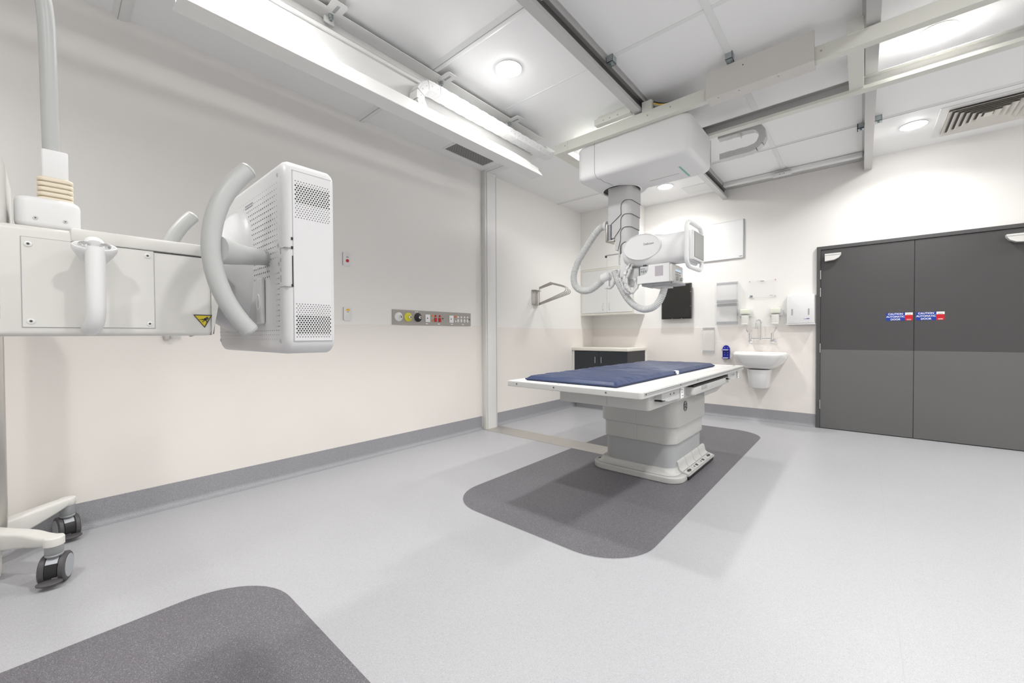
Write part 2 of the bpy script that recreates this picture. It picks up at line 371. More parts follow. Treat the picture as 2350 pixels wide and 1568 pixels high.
# ------------------------------------------------------------------ ceiling vents
g = thing('ceiling_grille', 'narrow grey perforated return air grille in the ceiling beside the cable tray', 'vent', (-3.155, 2.98, ZC))
B().box(WHITE2, -3.275, -3.035, 2.68, 3.28, ZC-0.004, ZC, 0.001, 1).build('frame', g)
t = B().box(GRIL, -3.25, -3.06, 2.71, 3.25, ZC-0.006, ZC-0.004)
for i in range(16):
    for j in range(44): t.disc(WHITE2 if (i+j) % 2 else DARK, (-3.244+i*0.012, 2.717+j*0.0123, ZC-0.0065), (0, 0, -1), 0.0036, 5)
t.build('perforated_plate', g, norecalc=True)
dx0, dx1, dy0, dy1 = 0.50, 1.14, 5.05, 5.74
g = thing('air_diffuser', 'large square louvred cream air diffuser in the ceiling above the grey doors', 'vent', ((dx0+dx1)/2, (dy0+dy1)/2, ZC))
B().box(WHITE2, dx0, dx1, dy0, dy1, ZC-0.006, ZC, 0.002, 1).build('frame', g)
B().box(VENT, dx0+0.06, dx1-0.06, dy0+0.07, dy1-0.07, ZC-0.008, ZC-0.006).build('duct', g)
lv = B()
n = 6; x0, x1, y0, y1 = dx0+0.055, dx1-0.055, dy0+0.06, dy1-0.06
for k in range(n):
    a = k*0.04; X0, X1, Y0, Y1 = x0+a, x1-a, y0+a, y1-a; ww = 0.03; zt, zb = ZC-0.008, ZC-0.03
    # four flared blades of each ring
    o = [(X0, Y0), (X1, Y0), (X1, Y1), (X0, Y1)]; ii = [(X0+ww, Y0+ww), (X1-ww, Y0+ww), (X1-ww, Y1-ww), (X0+ww, Y1-ww)]
    for q in range(4):
        p, p2 = o[q], o[(q+1) % 4]; r_, r2 = ii[q], ii[(q+1) % 4]
        f = lv.bm.faces.new([lv.bm.verts.new(Vector(v)) for v in ((*p, zb), (*p2, zb), (*r2, zt), (*r_, zt))]); f.material_index = lv.mi(VENTC)
lv.box(VENTC, x0+n*0.04, x1-n*0.04, y0+n*0.04, y1-n*0.04, ZC-0.022, ZC-0.02)
lv.build('louvre', g, norecalc=True)
B().rev(WHITE2, (-2.38, 4.33, ZC), (0, 0, -1), [(0, 0.06), (0.006, 0.06), (0.008, 0.05), (0.008, 0.001)], 32).build('ceiling_cover_plate', **T('small round white cover plate on the ceiling left of the tube carriage', 'cover plate'))
B().box(WHITE2, -1.80, -1.50, 5.50, 5.80, ZC-0.004, ZC, 0.001, 1).box(SEAM, -1.803, -1.497, 5.497, 5.803, ZC-0.001, ZC).build('ceiling_access_panel', **T('square white access panel in the ceiling behind the tube carriage', 'access panel'))

# ------------------------------------------------------------------ cable tray with chain
ty0, ty1 = 0.40, 2.99
tr = thing('cable_tray', 'long white sheet metal cable tray hanging under the ceiling along the left wall', 'cable tray', (-2.33, 1.7, ZC))
def zprof(pts): return pts
b = B()
b.box(WHITE2, -2.43, -2.33, -0.6, 3.15, ZC-0.034, ZC-0.03, 0.001, 1)           # flange under the ceiling
b.box(WHITE2, -2.434, -2.43, -0.6, 3.15, 2.955, ZC-0.03)
b.build('mounting_flange', tr)
b = B()
b.box(WHITE2, -2.364, -2.36, ty0, 3.0, 2.58, 2.885)                            # back plate
b.box(WHITE2, -2.36, -2.345, ty0, 3.0, 2.868, 2.885, 0.001, 1)
b.box(WHITE2, -2.50, -2.36, -0.6, 3.0, 2.895, 2.90)
b.build('back_plate', tr)
B().box(WHITE2, -2.36, -2.24, ty0-0.01, 3.02, 2.577, 2.581).build('tray_floor', tr)
lip = [(ty0-0.01, 2.579), (ty0+0.02, 2.60), (ty0+0.09, 2.632), (ty0+0.2, 2.655), (2.62, 2.655), (2.80, 2.645), (2.93, 2.618), (3.0, 2.592), (3.02, 2.579)]
B().prism(WHITE2, lip, 'x', -2.243, -2.239).build('front_lip', tr)
for y in (1.12, 1.95, 2.72):
    c = B().vbox(WHITE2, -2.36, -2.245, y-0.045, y+0.045, ZC-0.038, ZC-0.034, 0.02)
    c.box(MGREY, -2.345, -2.275, y-0.008, y+0.008, ZC-0.0395, ZC-0.038, 0.001, 1)
    c.cyl(ZINC, (-2.375, y, ZC-0.034), (-2.375, y, ZC-0.055), 0.014, seg=6).cyl(ZINC, (-2.375, y, ZC-0.055), (-2.375, y, ZC-0.068), 0.008, seg=12)
    c.box(WHITE2, -2.41, -2.395, y-0.03, y+0.03, ZC-0.075, ZC-0.034, 0.003)
    c.build('bracket', tr)
def chain(name, label, path, wdir, wid, hgt, step, cols, parent=None):
    """energy chain: overlapping shells along a path; wdir is the width direction"""
    P = resample(path, step); W = Vector(wdir).normalized(); o = B()
    for i in range(len(P)-1):
        a, c = P[i], P[i+1]; t = (c-a).normalized(); nrm = W.cross(t).normalized(); L = (c-a).length
        s = 1.0 + 0.05*((i % 2))
        e = a + t*L*1.06
        q = lambda p, k, h: p + W*(wid/2*k*s) + nrm*(hgt/2*h*s)
        r = []
        for p in (a - t*L*0.06, e):
            r.append([q(p, 1, 1), q(p, -1, 1), q(p, -1, -1), q(p, 1, -1)])
        o.loft(cols, r)
        # outer cover plate edge and side pin
        m_ = (a+c)/2
        for sd in (1, -1):
            o.disc(SEAM, m_ + W*(wid/2*s*1.01*sd), W*sd, hgt*0.07, 8)
        o.loft(LGREY, [[q(p, k, h) for k, h in ((1.005, 0.55), (-1.005, 0.55), (-1.005, 0.5), (1.005, 0.5))] for p in (a, e)])
    return o.build(name, parent, norecalc=True, **T(label, 'cable chain', 'white cable chains of the tube crane'))
arc = [(-2.295, 1.63 - 0.0, 0)]
cp = [(-2.30, 2.98, 2.612)] + [(-2.30, 1.80, 2.612)]
cz, cr = 2.722, 0.11
cp += [(-2.30, 1.78 - math.sin(a)*cr, cz - math.cos(a)*cr) for a in [i*PI/14 for i in range(0, 15)]] + [(-2.30, 3.20, 2.832)]
chain('cable_chain', 'white segmented cable chain looping up out of the long tray by the left wall', cp, (1, 0, 0), 0.085, 0.062, 0.052, WHITE)

# ------------------------------------------------------------------ stationary rails
def crail(name, label, x0, x1, open_right, y0, y1):
    r = thing(name, label, 'ceiling rail', ((x0+x1)/2, (y0+y1)/2, ZC), 'grey rails along the ceiling')
    zb, zt = 2.90, ZC
    xs, xo = (x0, x1) if open_right else (x1, x0)
    sg = 1 if open_right else -1
    X = lambda a, d_: a + sg*d_
    pf = [(xs, zb), (xo, zb), (xo, zb+0.028), (X(xo, -0.005), zb+0.028), (X(xo, -0.005), zb+0.012), (X(xs, 0.006), zb+0.012), (X(xs, 0.006), zt-0.009), (X(xo, -0.005), zt-0.009), (X(xo, -0.005), zt-0.03), (xo, zt-0.03), (xo, zt-0.006), (X(xo, 0.018), zt-0.006), (X(xo, 0.018), zt), (xs, zt)]
    b = B().prism(ALU, pf, 'y', y0, y1)
    b.build('channel', r)
    B().box(ALUD, x0+0.0065, x1-0.0065, y0, y1, zb+0.013, zt-0.009).build('slot', r) if False else None
    B().box(ALUD, min(xs+sg*0.007, xs+sg*0.02), max(xs+sg*0.007, xs+sg*0.02), y0, y1, zb+0.013, zt-0.009).build('slot_shade', r)  # dark strip painting the shade inside the open rail
    return r
crail('ceiling_rail', 'grey open-sided steel rail under the ceiling, running from top centre to the tube carriage', -1.412, -1.35, True, -1.8, 5.93)
crail('ceiling_rail', 'grey steel rail under the ceiling on the right, running straight away towards the doors', 0.008, 0.072, False, -1.8, 5.93)
r = thing('cross_rail', 'short white tube-shaped rail across the ceiling close to the back wall', 'ceiling rail', (-0.7, 5.7, ZC))
B().box(WHITE2, -1.35, 0.0, 5.655, 5.73, ZC-0.05, ZC, 0.012, 3).box(SEAM, -1.35, 0.0, 5.735, 5.74, ZC-0.03, ZC).build('channel', r)
c = B().box(WHITE2, -0.80, -0.62, 5.63, 5.635, ZC-0.085, ZC-0.035, 0.001, 1).box(ALUD, -0.79, -0.63, 5.635, 5.66, ZC-0.055, ZC-0.03)
c.box(WHITE2, -0.80, -0.62, 5.60, 5.63, ZC-0.09, ZC-0.055, 0.003)
for x in (-0.73, -0.69): c.cyl(TEXT, (x, 5.598, ZC-0.07), (x, 5.602, ZC-0.07), 0.004, seg=8)
c.build('joint_cover', r)
def clamp(x, y, s, label):
    b = B().box(ZINC, x, x+s*0.045, y-0.03, y+0.03, ZC-0.05, ZC-0.044, 0.001, 1).box(ZINC, x, x+s*0.045, y-0.03, y-0.026, ZC-0.05, ZC, 0.001, 1)
    b.box(ZINC, x+s*0.041, x+s*0.045, y-0.03, y+0.03, ZC-0.05, ZC, 0.001, 1).box(BLACK, x+s*0.005, x+s*0.038, y-0.02, y+0.025, ZC-0.044, ZC-0.01)
    b.cyl(ZINC, (x+s*0.022, y, ZC-0.05), (x+s*0.022, y, ZC-0.058), 0.009, seg=6)
    b.build('rail_clamp', **T(label, 'bracket', 'zinc rail clamps'))
clamp(-1.345, 2.59, 1, 'zinc clamp bolted to the nearer grey rail where a ceiling strip meets it')
clamp(-0.72, 3.10, 1, 'small dark zinc clamp on the ceiling just above the warm grey bridge cover')
clamp(0.003, 4.93, -1, 'zinc clamp on the left side of the right-hand ceiling rail')
clamp(0.079, 4.86, 1, 'zinc clamp on the right side of the right-hand ceiling rail')
clamp(0.085, 3.02, 1, 'zinc clamp on the right-hand rail just above the front bridge beam')

# ------------------------------------------------------------------ bridge
br = thing('overhead_bridge', 'cream steel bridge of two long beams crossing under the ceiling rails', 'crane bridge', (-0.4, 3.48, 2.8))
bx1 = 1.6
b = B().prism(CREAM, [(3.155, 2.80), (3.212, 2.80), (3.212, 2.804), (3.159, 2.804), (3.159, 2.884), (3.19, 2.884), (3.19, 2.888), (3.155, 2.888)], 'x', -2.13, bx1)
b.box(SEAM, -2.055, -2.053, 3.1545, 3.155, 2.80, 2.888)
for x in (-2.08, -1.12, -1.3, -0.2, 0.5): b.cyl(MGREY, (x, 3.1535, 2.85), (x, 3.156, 2.85), 0.006, seg=10)
b.build('front_beam', br)
b = B().prism(ALU, [(3.80, 2.8035), (3.80, 2.90), (3.755, 2.90), (3.755, 2.896), (3.796, 2.896), (3.796, 2.8035)], 'x', -2.13, bx1).prism(CREAM, [(3.735, 2.80), (3.80, 2.80), (3.80, 2.803), (3.738, 2.803), (3.738, 2.822), (3.735, 2.822)], 'x', -2.13, bx1)
b.box(ALU, -2.13, bx1, 3.788, 3.7955, 2.848, 2.853)
b.build('rear_beam', br)
B().box(CREAM, -2.20, -2.13, 3.155, 3.80, 2.80, 2.888, 0.002, 1).box(CREAM, -2.1295, -2.09, 3.213, 3.734, 2.80, 2.806).build('end_beam', br)
b = B().prism(CREAM2, [(3.115, 2.785), (3.235, 2.785), (3.235, 2.79), (3.154, 2.79), (3.154, 2.972), (3.115, 2.972)], 'x', -0.855, -0.232)
for x in (-0.78, -0.65, -0.42): b.cyl(MGREY, (x, 3.15, 2.785), (x, 3.15, 2.783), 0.006, seg=8)
b.cyl(DARK, (-0.62, 3.116, 2.93), (-0.62, 3.114, 2.93), 0.004, seg=8)
b.build('motor_cover', br, label='warm grey rectangular cover over the middle of the front beam')
b = B().box(CREAM, -1.745, -1.42, 3.10, 3.155, 2.895, 2.945, 0.002, 1).box(CREAM, -1.72, -1.45, 3.125, 3.155, 2.945, 2.975, 0.002, 1)
for x in (-1.66, -1.6, -1.53): b.cyl(MGREY, (x, 3.099, 2.915), (x, 3.101, 2.915), 0.006, seg=8)
b.build('drive_block', br)
for x0, x1 in ((-1.345, -1.265), (-0.078, 0.0)):
    b = B().box(CREAM, x0, x1, 3.15, 3.19, 2.88, 2.965, 0.002, 1).box(CREAM, x0, x1, 3.20, 3.75, 2.815, 2.82, 0.001, 1).box(CREAM, x0, x1, 3.7, 3.78, 2.88, 2.965, 0.002, 1)
    b.cyl(ZINC, (x0+0.02, 3.74, 2.83), (x0+0.02, 3.74, 2.87), 0.006, seg=8).cyl(ZINC, (x1-0.02, 3.74, 2.83), (x1-0.02, 3.74, 2.87), 0.006, seg=8)
    b.box(ALUD, x0, x1, 3.72, 3.79, 2.835, 2.845)
    b.build('roller_truck', br)
B().box(CREAM, -0.965, -0.80, 3.8005, 3.97, 2.8745, 2.879).box(CREAM, -0.80, -0.797, 3.89, 3.97, 2.80, 2.874).build('chain_bracket', br)
b = B()
for k in range(3): b.tube((BLACK, AMBR, MGREY)[k], smooth_path([(-1.26, 3.18, 2.95-0.01*k), (-1.22, 3.185, 2.93-0.012*k), (-1.16, 3.175, 2.90-0.004*k), (-1.10, 3.175, 2.895)], 5), 0.006, 8)
b.build('cable', br)
# second chain on the rear beam
c2z, c2r = 2.755, 0.092
cp = [(-0.965, 3.93, c2z+c2r), (-0.72, 3.93, c2z+c2r)] + [(-0.72+math.sin(a)*c2r, 3.93, c2z+math.cos(a)*c2r) for a in [i*PI/12 for i in range(1, 13)]] + [(-0.968, 3.93, c2z-c2r)]
chain('cable_chain', 'short U-shaped grey white cable chain to the right of the tube carriage', cp, (0, 1, 0), 0.075, 0.05, 0.045, LGREY)

# ------------------------------------------------------------------ x-ray tube unit
xr = thing('x_ray_tube_crane', 'white ceiling-hung x-ray tube unit with telescopic column over the blue table mattress', 'x-ray tube', (-1.76, 3.68, 1.5))
def outline(x0, x1, y0, y1, r, hx, hy, hr2):
    poly = [Vector((a, b_)) for a, b_ in rrect(x0, x1, y0, y1, r, 8)]; c = Vector((hx, hy)); out = []
    c0 = Vector(((x0+x1)/2, (y0+y1)/2)); N_ = 112
    for k in range(N_):
        # dense samples along the rounded rectangle, pushed outwards to the bulge around the column
        t = k/N_*len(poly); i = int(t); p = poly[i].lerp(poly[(i+1) % len(poly)], t-i)
        out.append(p)
    # resample by arc length
    L = [0]
    for i in range(len(poly)): L.append(L[-1]+(poly[(i+1) % len(poly)]-poly[i]).length)
    out = []
    for k in range(N_):
        s_ = L[-1]*k/N_; i = max(j for j in range(len(poly)) if L[j] <= s_+1e-9); f_ = (s_-L[i])/max(1e-9, L[i+1]-L[i])
        p = poly[i].lerp(poly[(i+1) % len(poly)], f_); d = p-c
        if p.y > hy and abs(d.x) < hr2*1.25:
            q = abs(d.x)/hr2; yy = hy + hr2*math.sqrt(max(0, 1-min(q, 1)**2)); p = Vector((p.x, max(p.y, yy)))
        out.append((p.x, p.y))
    return out
def hull(m, x0, x1, y0, y1, z0, z1, r, rz, hole=None):
    """rounded cover: plan radius r, lower edge radius rz, open top"""
    rings = []
    cx, cy = (x0+x1)/2, (y0+y1)/2; n = 6
    for i in range(n+1):
        a = i*PI/2/n; ins = rz*(1-math.sin(a)); z = z0 + rz*(1-math.cos(a))
        rings.append([Vector((x, y, z)) for x, y in outline(x0+ins, x1-ins, y0+ins, y1-ins, max(r-ins*0.3, 0.02), -1.765, 3.665, 0.25-ins*0.7)])
    rings.append([Vector((x, y, z1-0.02)) for x, y in outline(x0, x1, y0, y1, r, -1.765, 3.665, 0.25)])
    rings.append([Vector((x, y, z1)) for x, y in outline(x0+0.012, x1-0.012, y0+0.012, y1-0.012, r, -1.765, 3.665, 0.24)])
    return rings
b = B()
R = hull(WHITE, -1.985, -0.99, 3.20, 3.79, 2.497, 2.80, 0.06, 0.045)
b.loft(CARR, R, caps=False)
# bottom with round hole: bridge between inner loop and circle
ring0 = R[0]; n0 = len(ring0); hc = Vector((-1.765, 3.665, 2.497)); hr = 0.175
i0 = b.mi(CARR); vo = [b.bm.verts.new(p) for p in ring0]
vi = []
for p in ring0:
    d = (p-hc); d.z = 0; d.normalize(); vi.append(b.bm.verts.new(hc + d*hr))
for k in range(n0):
    f = b.bm.faces.new((vo[k], vo[(k+1) % n0], vi[(k+1) % n0], vi[k])); f.material_index = i0
b.rev(WHITE, hc, (0, 0, 1), [(-0.001, 0.185), (-0.006, 0.18), (-0.004, hr-0.002), (0.0, hr-0.003), (0.012, hr-0.002)], 48, caps=False)
b.rev(DARK, hc+Vector((0, 0, 0.012)), (0, 0, 1), [(0, hr-0.001), (0.05, hr+0.002), (0.10, hr)], 48)  # dark lid inside the hole, its colour standing in for shade
b.box(DARK, -1.97, -1.01, 3.23, 3.76, 2.785, 2.79)
# joint lines, stripe and slots
rzz = 0.045
sm = [(-1.80, 3.1995, 2.80), (-1.80, 3.1995, 2.60)] + [(-1.80+0.012*math.sin(a), 3.1995+rzz*(1-math.cos(a)), 2.4965+rzz*(1-math.sin(a))) for a in [i*PI/12 for i in range(7)]] + [(-1.775, 3.27, 2.4965), (-1.782, 3.34, 2.4965), (-1.765, 3.42, 2.4965), (-1.76, 3.49, 2.4965)]
b.tube(MGREY, sm, 0.0022, 6)
b.box(TEAL, -1.16, -1.145, 3.46, 3.72, 2.4955, 2.498)
b.box(LABP, -1.46, -1.2, 3.60, 3.604, 2.4955, 2.498)
b.box(TEXT, -0.986, -0.984, 3.735, 3.739, 2.57, 2.76)
b.build('carriage_cover', xr, angle=40)
B().box(MGREY, -1.90, -1.05, 3.215, 3.74, 2.80, 2.87, 0.004).build('carriage_frame', xr)
# telescopic column
cy0, cy1 = 3.555, 3.80
zs = [(-1.853, 2.62, 2.158), (-1.818, 2.62, 2.03), (-1.783, 2.6, 1.91), (-1.752, 2.5, 1.77), (-1.727, 2.4, 1.57)]
for k, (xl, zt, zb) in enumerate(zs):
    xr1 = -1.628 - 0.004*k; y0 = cy0+0.004*k; y1 = cy1-0.004*k
    b = B()
    pts = []
    for cx, cyy, a0, rad in ((xr1-0.015, y1-0.015, 0, 0.015), (xl+0.006, y1-0.006, PI/2, 0.006), (xl+0.006, y0+0.006, PI, 0.006), (xr1-0.055, y0+0.055, 3*PI/2, 0.055)):
        for i in range(9):
            a = a0+i*PI/2/8; pts.append((cx+rad*math.cos(a), cyy+rad*math.sin(a)))
    if k < 4:
        xq = xr1-0.062
        b.prism(COLG, pts, 'z', zb+0.204, zt)
        b.prism(COLG, [(xl, zb), (xl+0.03, zb), (xq-0.038, zb+0.072), (xq-0.031, zb+0.09), (xq-0.031, zb+0.155), (xq-0.021, zb+0.185), (xq-0.002, zb+0.2035), (xl, zb+0.2035)], 'y', y0, y1)
    else: b.prism(COLG, pts, 'z', zb, zt)
    for zz in (zb+0.04, zb+0.10, zb+0.17): b.cyl(MGREY, (xl+0.012, y0-0.001, zz), (xl+0.012, y0+0.001, zz), 0.003, seg=8)
    if k < 4:
        # raised seam where the next section emerges
        h = 0.205
        xm = xr1-0.062
        seam = [(xl+0.03, y0-0.0008, zb+0.002), (xm-0.035, y0-0.0008, zb+0.075), (xm-0.03, y0-0.0008, zb+0.09), (xm-0.03, y0-0.0008, zb+0.155), (xm-0.02, y0-0.0008, zb+0.185), (xm+0.005, y0-0.0008, zb+0.203)]
        for i in range(1, 8):
            a = -PI/2 + i*PI/2/8
            seam.append((xr1-0.055+0.0558*math.cos(a), y0+0.055+0.0558*math.sin(a), zb+0.205))
        seam += [(xr1+0.0008, y0+0.07, zb+0.204), (xr1+0.0008, y1-0.02, zb+0.203)]
        b.tube(DARK, smooth_path(seam[:6], 4)+[Vector(q) for q in seam[6:]], 0.0022, 6)
    b.build('column_section', xr)
# hose bracket and balancing hook
b = B().box(STEEL, -1.875, -1.858, 3.545, 3.70, 2.0, 2.17, 0.003).box(STEEL, -1.875, -1.79, 3.545, 3.60, 1.995, 2.008, 0.002).box(MGREY, -1.856, -1.83, 3.56, 3.60, 2.01, 2.16, 0.004)
b.build('hose_bracket', xr)
b = B().box(MGREY, -1.90, -1.76, 3.595, 3.607, 1.874, 1.884, 0.002).box(TEXT, -1.908, -1.892, 3.592, 3.61, 1.858, 1.878, 0.003)
b.build('hook_arm', xr)
B().tube(OFFW, [(-1.897, 3.6, 1.86), (-1.882, 3.59, 1.80), (-1.872, 3.58, 1.715)], 0.0022, 6).tube(OFFW, [(-1.895, 3.6, 1.86), (-1.888, 3.59, 1.78), (-1.876, 3.58, 1.715)], 0.0018, 6).build('support_cord', xr)
def hose(path, r, name, pitch=0.0135, m=HOSE):
    P = resample(smooth_path(path, 10), pitch/6)
    rr = [r*(1.0 if (i % 6) in (0, 1, 2) else 0.86 if (i % 6) in (4,) else 0.92) for i in range(len(P))]
    return B().tube(m, P, rr, 20).build(name, xr, angle=60)
hose([(-1.902, 3.6, 2.165), (-1.960, 3.6, 2.158), (-2.037, 3.6, 2.089), (-2.133, 3.6, 1.972), (-2.221, 3.6, 1.850), (-2.268, 3.6, 1.725), (-2.253, 3.6, 1.619), (-2.175, 3.6, 1.559), (-2.083, 3.6, 1.556), (-1.999, 3.6, 1.597), (-1.925, 3.6, 1.652)], 0.034, 'corrugated_hose')
hose([(-1.76, 3.5, 1.70), (-1.733, 3.5, 1.627), (-1.698, 3.5, 1.551), (-1.655, 3.5, 1.475), (-1.604, 3.5, 1.407), (-1.542, 3.5, 1.356), (-1.473, 3.5, 1.329), (-1.401, 3.5, 1.338), (-1.347, 3.5, 1.377), (-1.313, 3.5, 1.436), (-1.294, 3.5, 1.494), (-1.292, 3.5, 1.53)], 0.031, 'corrugated_hose')
B().rev(WHITE, (-1.885, 3.6, 2.168), (-1, 0, 0), [(0, 0.045), (0.02, 0.045), (0.03, 0.04), (0.032, 0.03)], 28).build('hose_collar', xr)
b = B().rev(WHITE, (-1.915, 3.58, 1.655), Vector((0.75, 0, 0.25)), [(-0.02, 0.03), (-0.012, 0.045), (0.03, 0.048), (0.06, 0.046), (0.075, 0.03), (0.076, 0.01)], 28).box(WHITE, -1.90, -1.85, 3.56, 3.60, 1.55, 1.64, 0.008)
for q in (-0.02, 0.0, 0.02): b.cyl(TEXT, (-1.878+q, 3.58, 1.702), (-1.878+q, 3.58, 1.706), 0.004, seg=8)
b.build('hose_joint', xr)
random.seed(5)
def lumpy(path, r, name, m=WRAP):
    P = resample(smooth_path(path, 8), 0.008); o = B()
    rr = [r*(0.8+0.5*noise.noise(Vector((p.x*60, p.y*60, p.z*60)))+0.12*math.sin(i*0.9)) for i, p in enumerate(P)]
    P = [p + Vector((noise.noise(p*50), 0, noise.noise(p*50+Vector((3, 1, 2)))))*0.006 for p in P]
    o.tube(m, P, rr, 10)
    return o.build(name, xr, angle=25)
for k, pth in enumerate(([(-1.54, 3.44, 1.75), (-1.575, 3.43, 1.68), (-1.60, 3.42, 1.60), (-1.595, 3.42, 1.54), (-1.555, 3.42, 1.485), (-1.52, 3.42, 1.50), (-1.495, 3.44, 1.56)],
                        [(-1.565, 3.45, 1.76), (-1.61, 3.43, 1.68), (-1.62, 3.42, 1.61), (-1.61, 3.42, 1.54), (-1.58, 3.42, 1.50), (-1.54, 3.43, 1.47)],
                        [(-1.66, 3.5, 1.66), (-1.64, 3.46, 1.59), (-1.60, 3.44, 1.54), (-1.58, 3.43, 1.50)],
                        [(-1.54, 3.45, 1.60), (-1.52, 3.44, 1.55), (-1.53, 3.44, 1.50)],
                        [(-1.86, 3.56, 1.56), (-1.82, 3.54, 1.555), (-1.77, 3.52, 1.59), (-1.73, 3.5, 1.65), (-1.69, 3.49, 1.70)],
                        [(-1.70, 3.48, 1.62), (-1.66, 3.46, 1.56), (-1.62, 3.44, 1.50), (-1.57, 3.44, 1.47)])):
    lumpy(pth, (0.017, 0.015, 0.02, 0.016, 0.018, 0.016)[k], 'wrapped_cable')
# column foot and yoke
b = B().box(WHITE, -1.70, -1.60, 3.47, 3.70, 1.62, 1.86, 0.03, 4)
b.build('column_foot', xr)
B().box(MGREY, -1.61, -1.48, 3.47, 3.62, 1.61, 1.78, 0.004).box(LGREY, -1.62, -1.50, 3.455, 3.47, 1.60, 1.70, 0.002).build('yoke', xr)
# tube housing along X with oval end disc facing the camera side
yc, zc = 3.52, 1.835
secs = []
for x, hy, hz, dz in ((-1.66, 0.02, 0.03, 0.02), (-1.64, 0.10, 0.10, 0.015), (-1.58, 0.125, 0.128, 0.01), (-1.46, 0.13, 0.14, 0.0), (-1.36, 0.128, 0.14, 0.0), (-1.25, 0.115, 0.128, 0.0), (-1.12, 0.115, 0.126, 0.0), (-1.085, 0.11, 0.12, 0.0)):
    ring = []
    for k in range(32):
        a = 2*PI*k/32; cA, sA = math.cos(a), math.sin(a); pw = 0.55 if x > -1.5 else 0.8
        ring.append(Vector((x, yc+hy*math.copysign(abs(cA)**pw, cA), zc+dz+hz*math.copysign(abs(sA)**pw, sA))))
    secs.append(ring)
b = B().loft(WHITE, secs)
b.rev(WHITE, (-1.45, 3.5, 1.96), (0, 0, 1), [(0, 0.045), (0.03, 0.04), (0.042, 0.025), (0.044, 0.001)], 24)
b.build('tube_housing', xr, angle=50)
dc = Vector((-1.445, 3.39, 1.862)); dn = Vector((0.10, -1, -0.08)).normalized()
uu = Vector((1, 0.1, 0.04)).normalized()
b = B().rev(WHITE, dc, dn, [(-0.09, 0.8), (-0.02, 0.985), (0.006, 1.0), (0.014, 0.985), (0.0165, 0.95), (0.0125, 0.935), (0.0135, 0.5), (0.014, 0.001)], 56, sx=0.165, u=uu, sv=0.112)
vv = dn.cross(uu); vv = vv if vv.z > 0 else -vv
b = b.build('end_cover', xr, angle=50)
B().text(GTEXT, 'Definium', dc+dn*0.0150+uu*0.062+vv*0.018, uu, vv, 0.024, 0.0004).build('lettering', b)
# console plate, handle loop and touch screen
hp = [(-1.035, 3.30, 1.985), (-1.035, 3.63, 1.985)]
b = B().box(WHITE, -1.085, -1.055, 3.405, 3.635, 1.685, 1.955, 0.012, 3).box(WHITE, -1.06, -1.02, 3.375, 3.64, 1.70, 1.94, 0.012, 3).box(DARK, -1.0875, -1.085, 3.42, 3.62, 1.70, 1.94)
b.build('console_mount', xr)
loop = [(y, z) for y, z in rrect(3.27, 3.665, 1.64, 1.995, 0.075, 6)]
P = [Vector((-1.035 + (0.012 if 1.72 < z < 1.92 else 0), y, z)) for y, z in loop]; P.append(P[0])
B().tube(WHITE, P, 0.0165, 12, caps=False).build('handle_loop', xr, angle=60)
b = B().box(WHITE, -1.035, -1.0, 3.335, 3.60, 1.70, 1.93, 0.008, 2)
for k in range(4): b.box(GTEXT, -1.03+0.0, -1.012, 3.38+k*0.055, 3.40+k*0.055, 1.6985, 1.70)
cs = b.build('console', xr)
B().box(SCRN, -1.0, -0.996, 3.345, 3.59, 1.715, 1.92, 0.003, 1).build('touch_screen', cs, label='flat grey touch screen facing right')
# collimator
b = B().prism(WHITE, [(-1.49, 1.552), (-1.484, 1.547), (-1.212, 1.547), (-1.212, 1.702), (-1.39, 1.702), (-1.393, 1.655), (-1.405, 1.632), (-1.43, 1.619), (-1.484, 1.615), (-1.49, 1.609)], 'y', 3.395, 3.65)
b.box(LGREY, -1.472, -1.38, 3.41, 3.64, 1.60, 1.695, 0.004)
b.box(OFFW, -1.225, -1.188, 3.40, 3.665, 1.545, 1.69, 0.010, 3)
b.box(LABP, -1.332, -1.264, 3.3935, 3.3955, 1.60, 1.685)
b.box(TEXT, -1.45, -1.42, 3.42, 3.44, 1.70, 1.712, 0.003)
for k in range(3): b.box(GTEXT, -1.462+0.018*k, -1.450+0.018*k, 3.4085, 3.4105, 1.643-0.006*(k % 2), 1.662)
b.box(GTEXT, -1.465, -1.425, 3.4085, 3.4105, 1.672, 1.678)
b.build('collimator', xr)
b = B().box(MGREY, -1.46, -1.20, 3.42, 3.64, 1.525, 1.552, 0.003).box(LGREY, -1.38, -1.25, 3.45, 3.6, 1.508, 1.526, 0.003).box(MGREY, -1.21, -1.165, 3.42, 3.66, 1.528, 1.548, 0.003)
b.build('filter_rail', xr)
b = B().box(LCDM, -1.1885, -1.1865, 3.47, 3.60, 1.634, 1.654).box(DARK, -1.1885, -1.187, 3.465, 3.605, 1.63, 1.634)
for k in range(4): b.box(GTEXT, -1.1885, -1.1865, 3.48+k*0.033, 3.49+k*0.033, 1.60, 1.618)
b.build('display', xr)
for y in (3.505, 3.60):
    B().rev(LGREY, (-1.189, y, 1.577), (1, 0, 0), [(0, 0.016), (0.016, 0.0145), (0.018, 0.012), (0.018, 0.001)], 20).build('knob', xr)

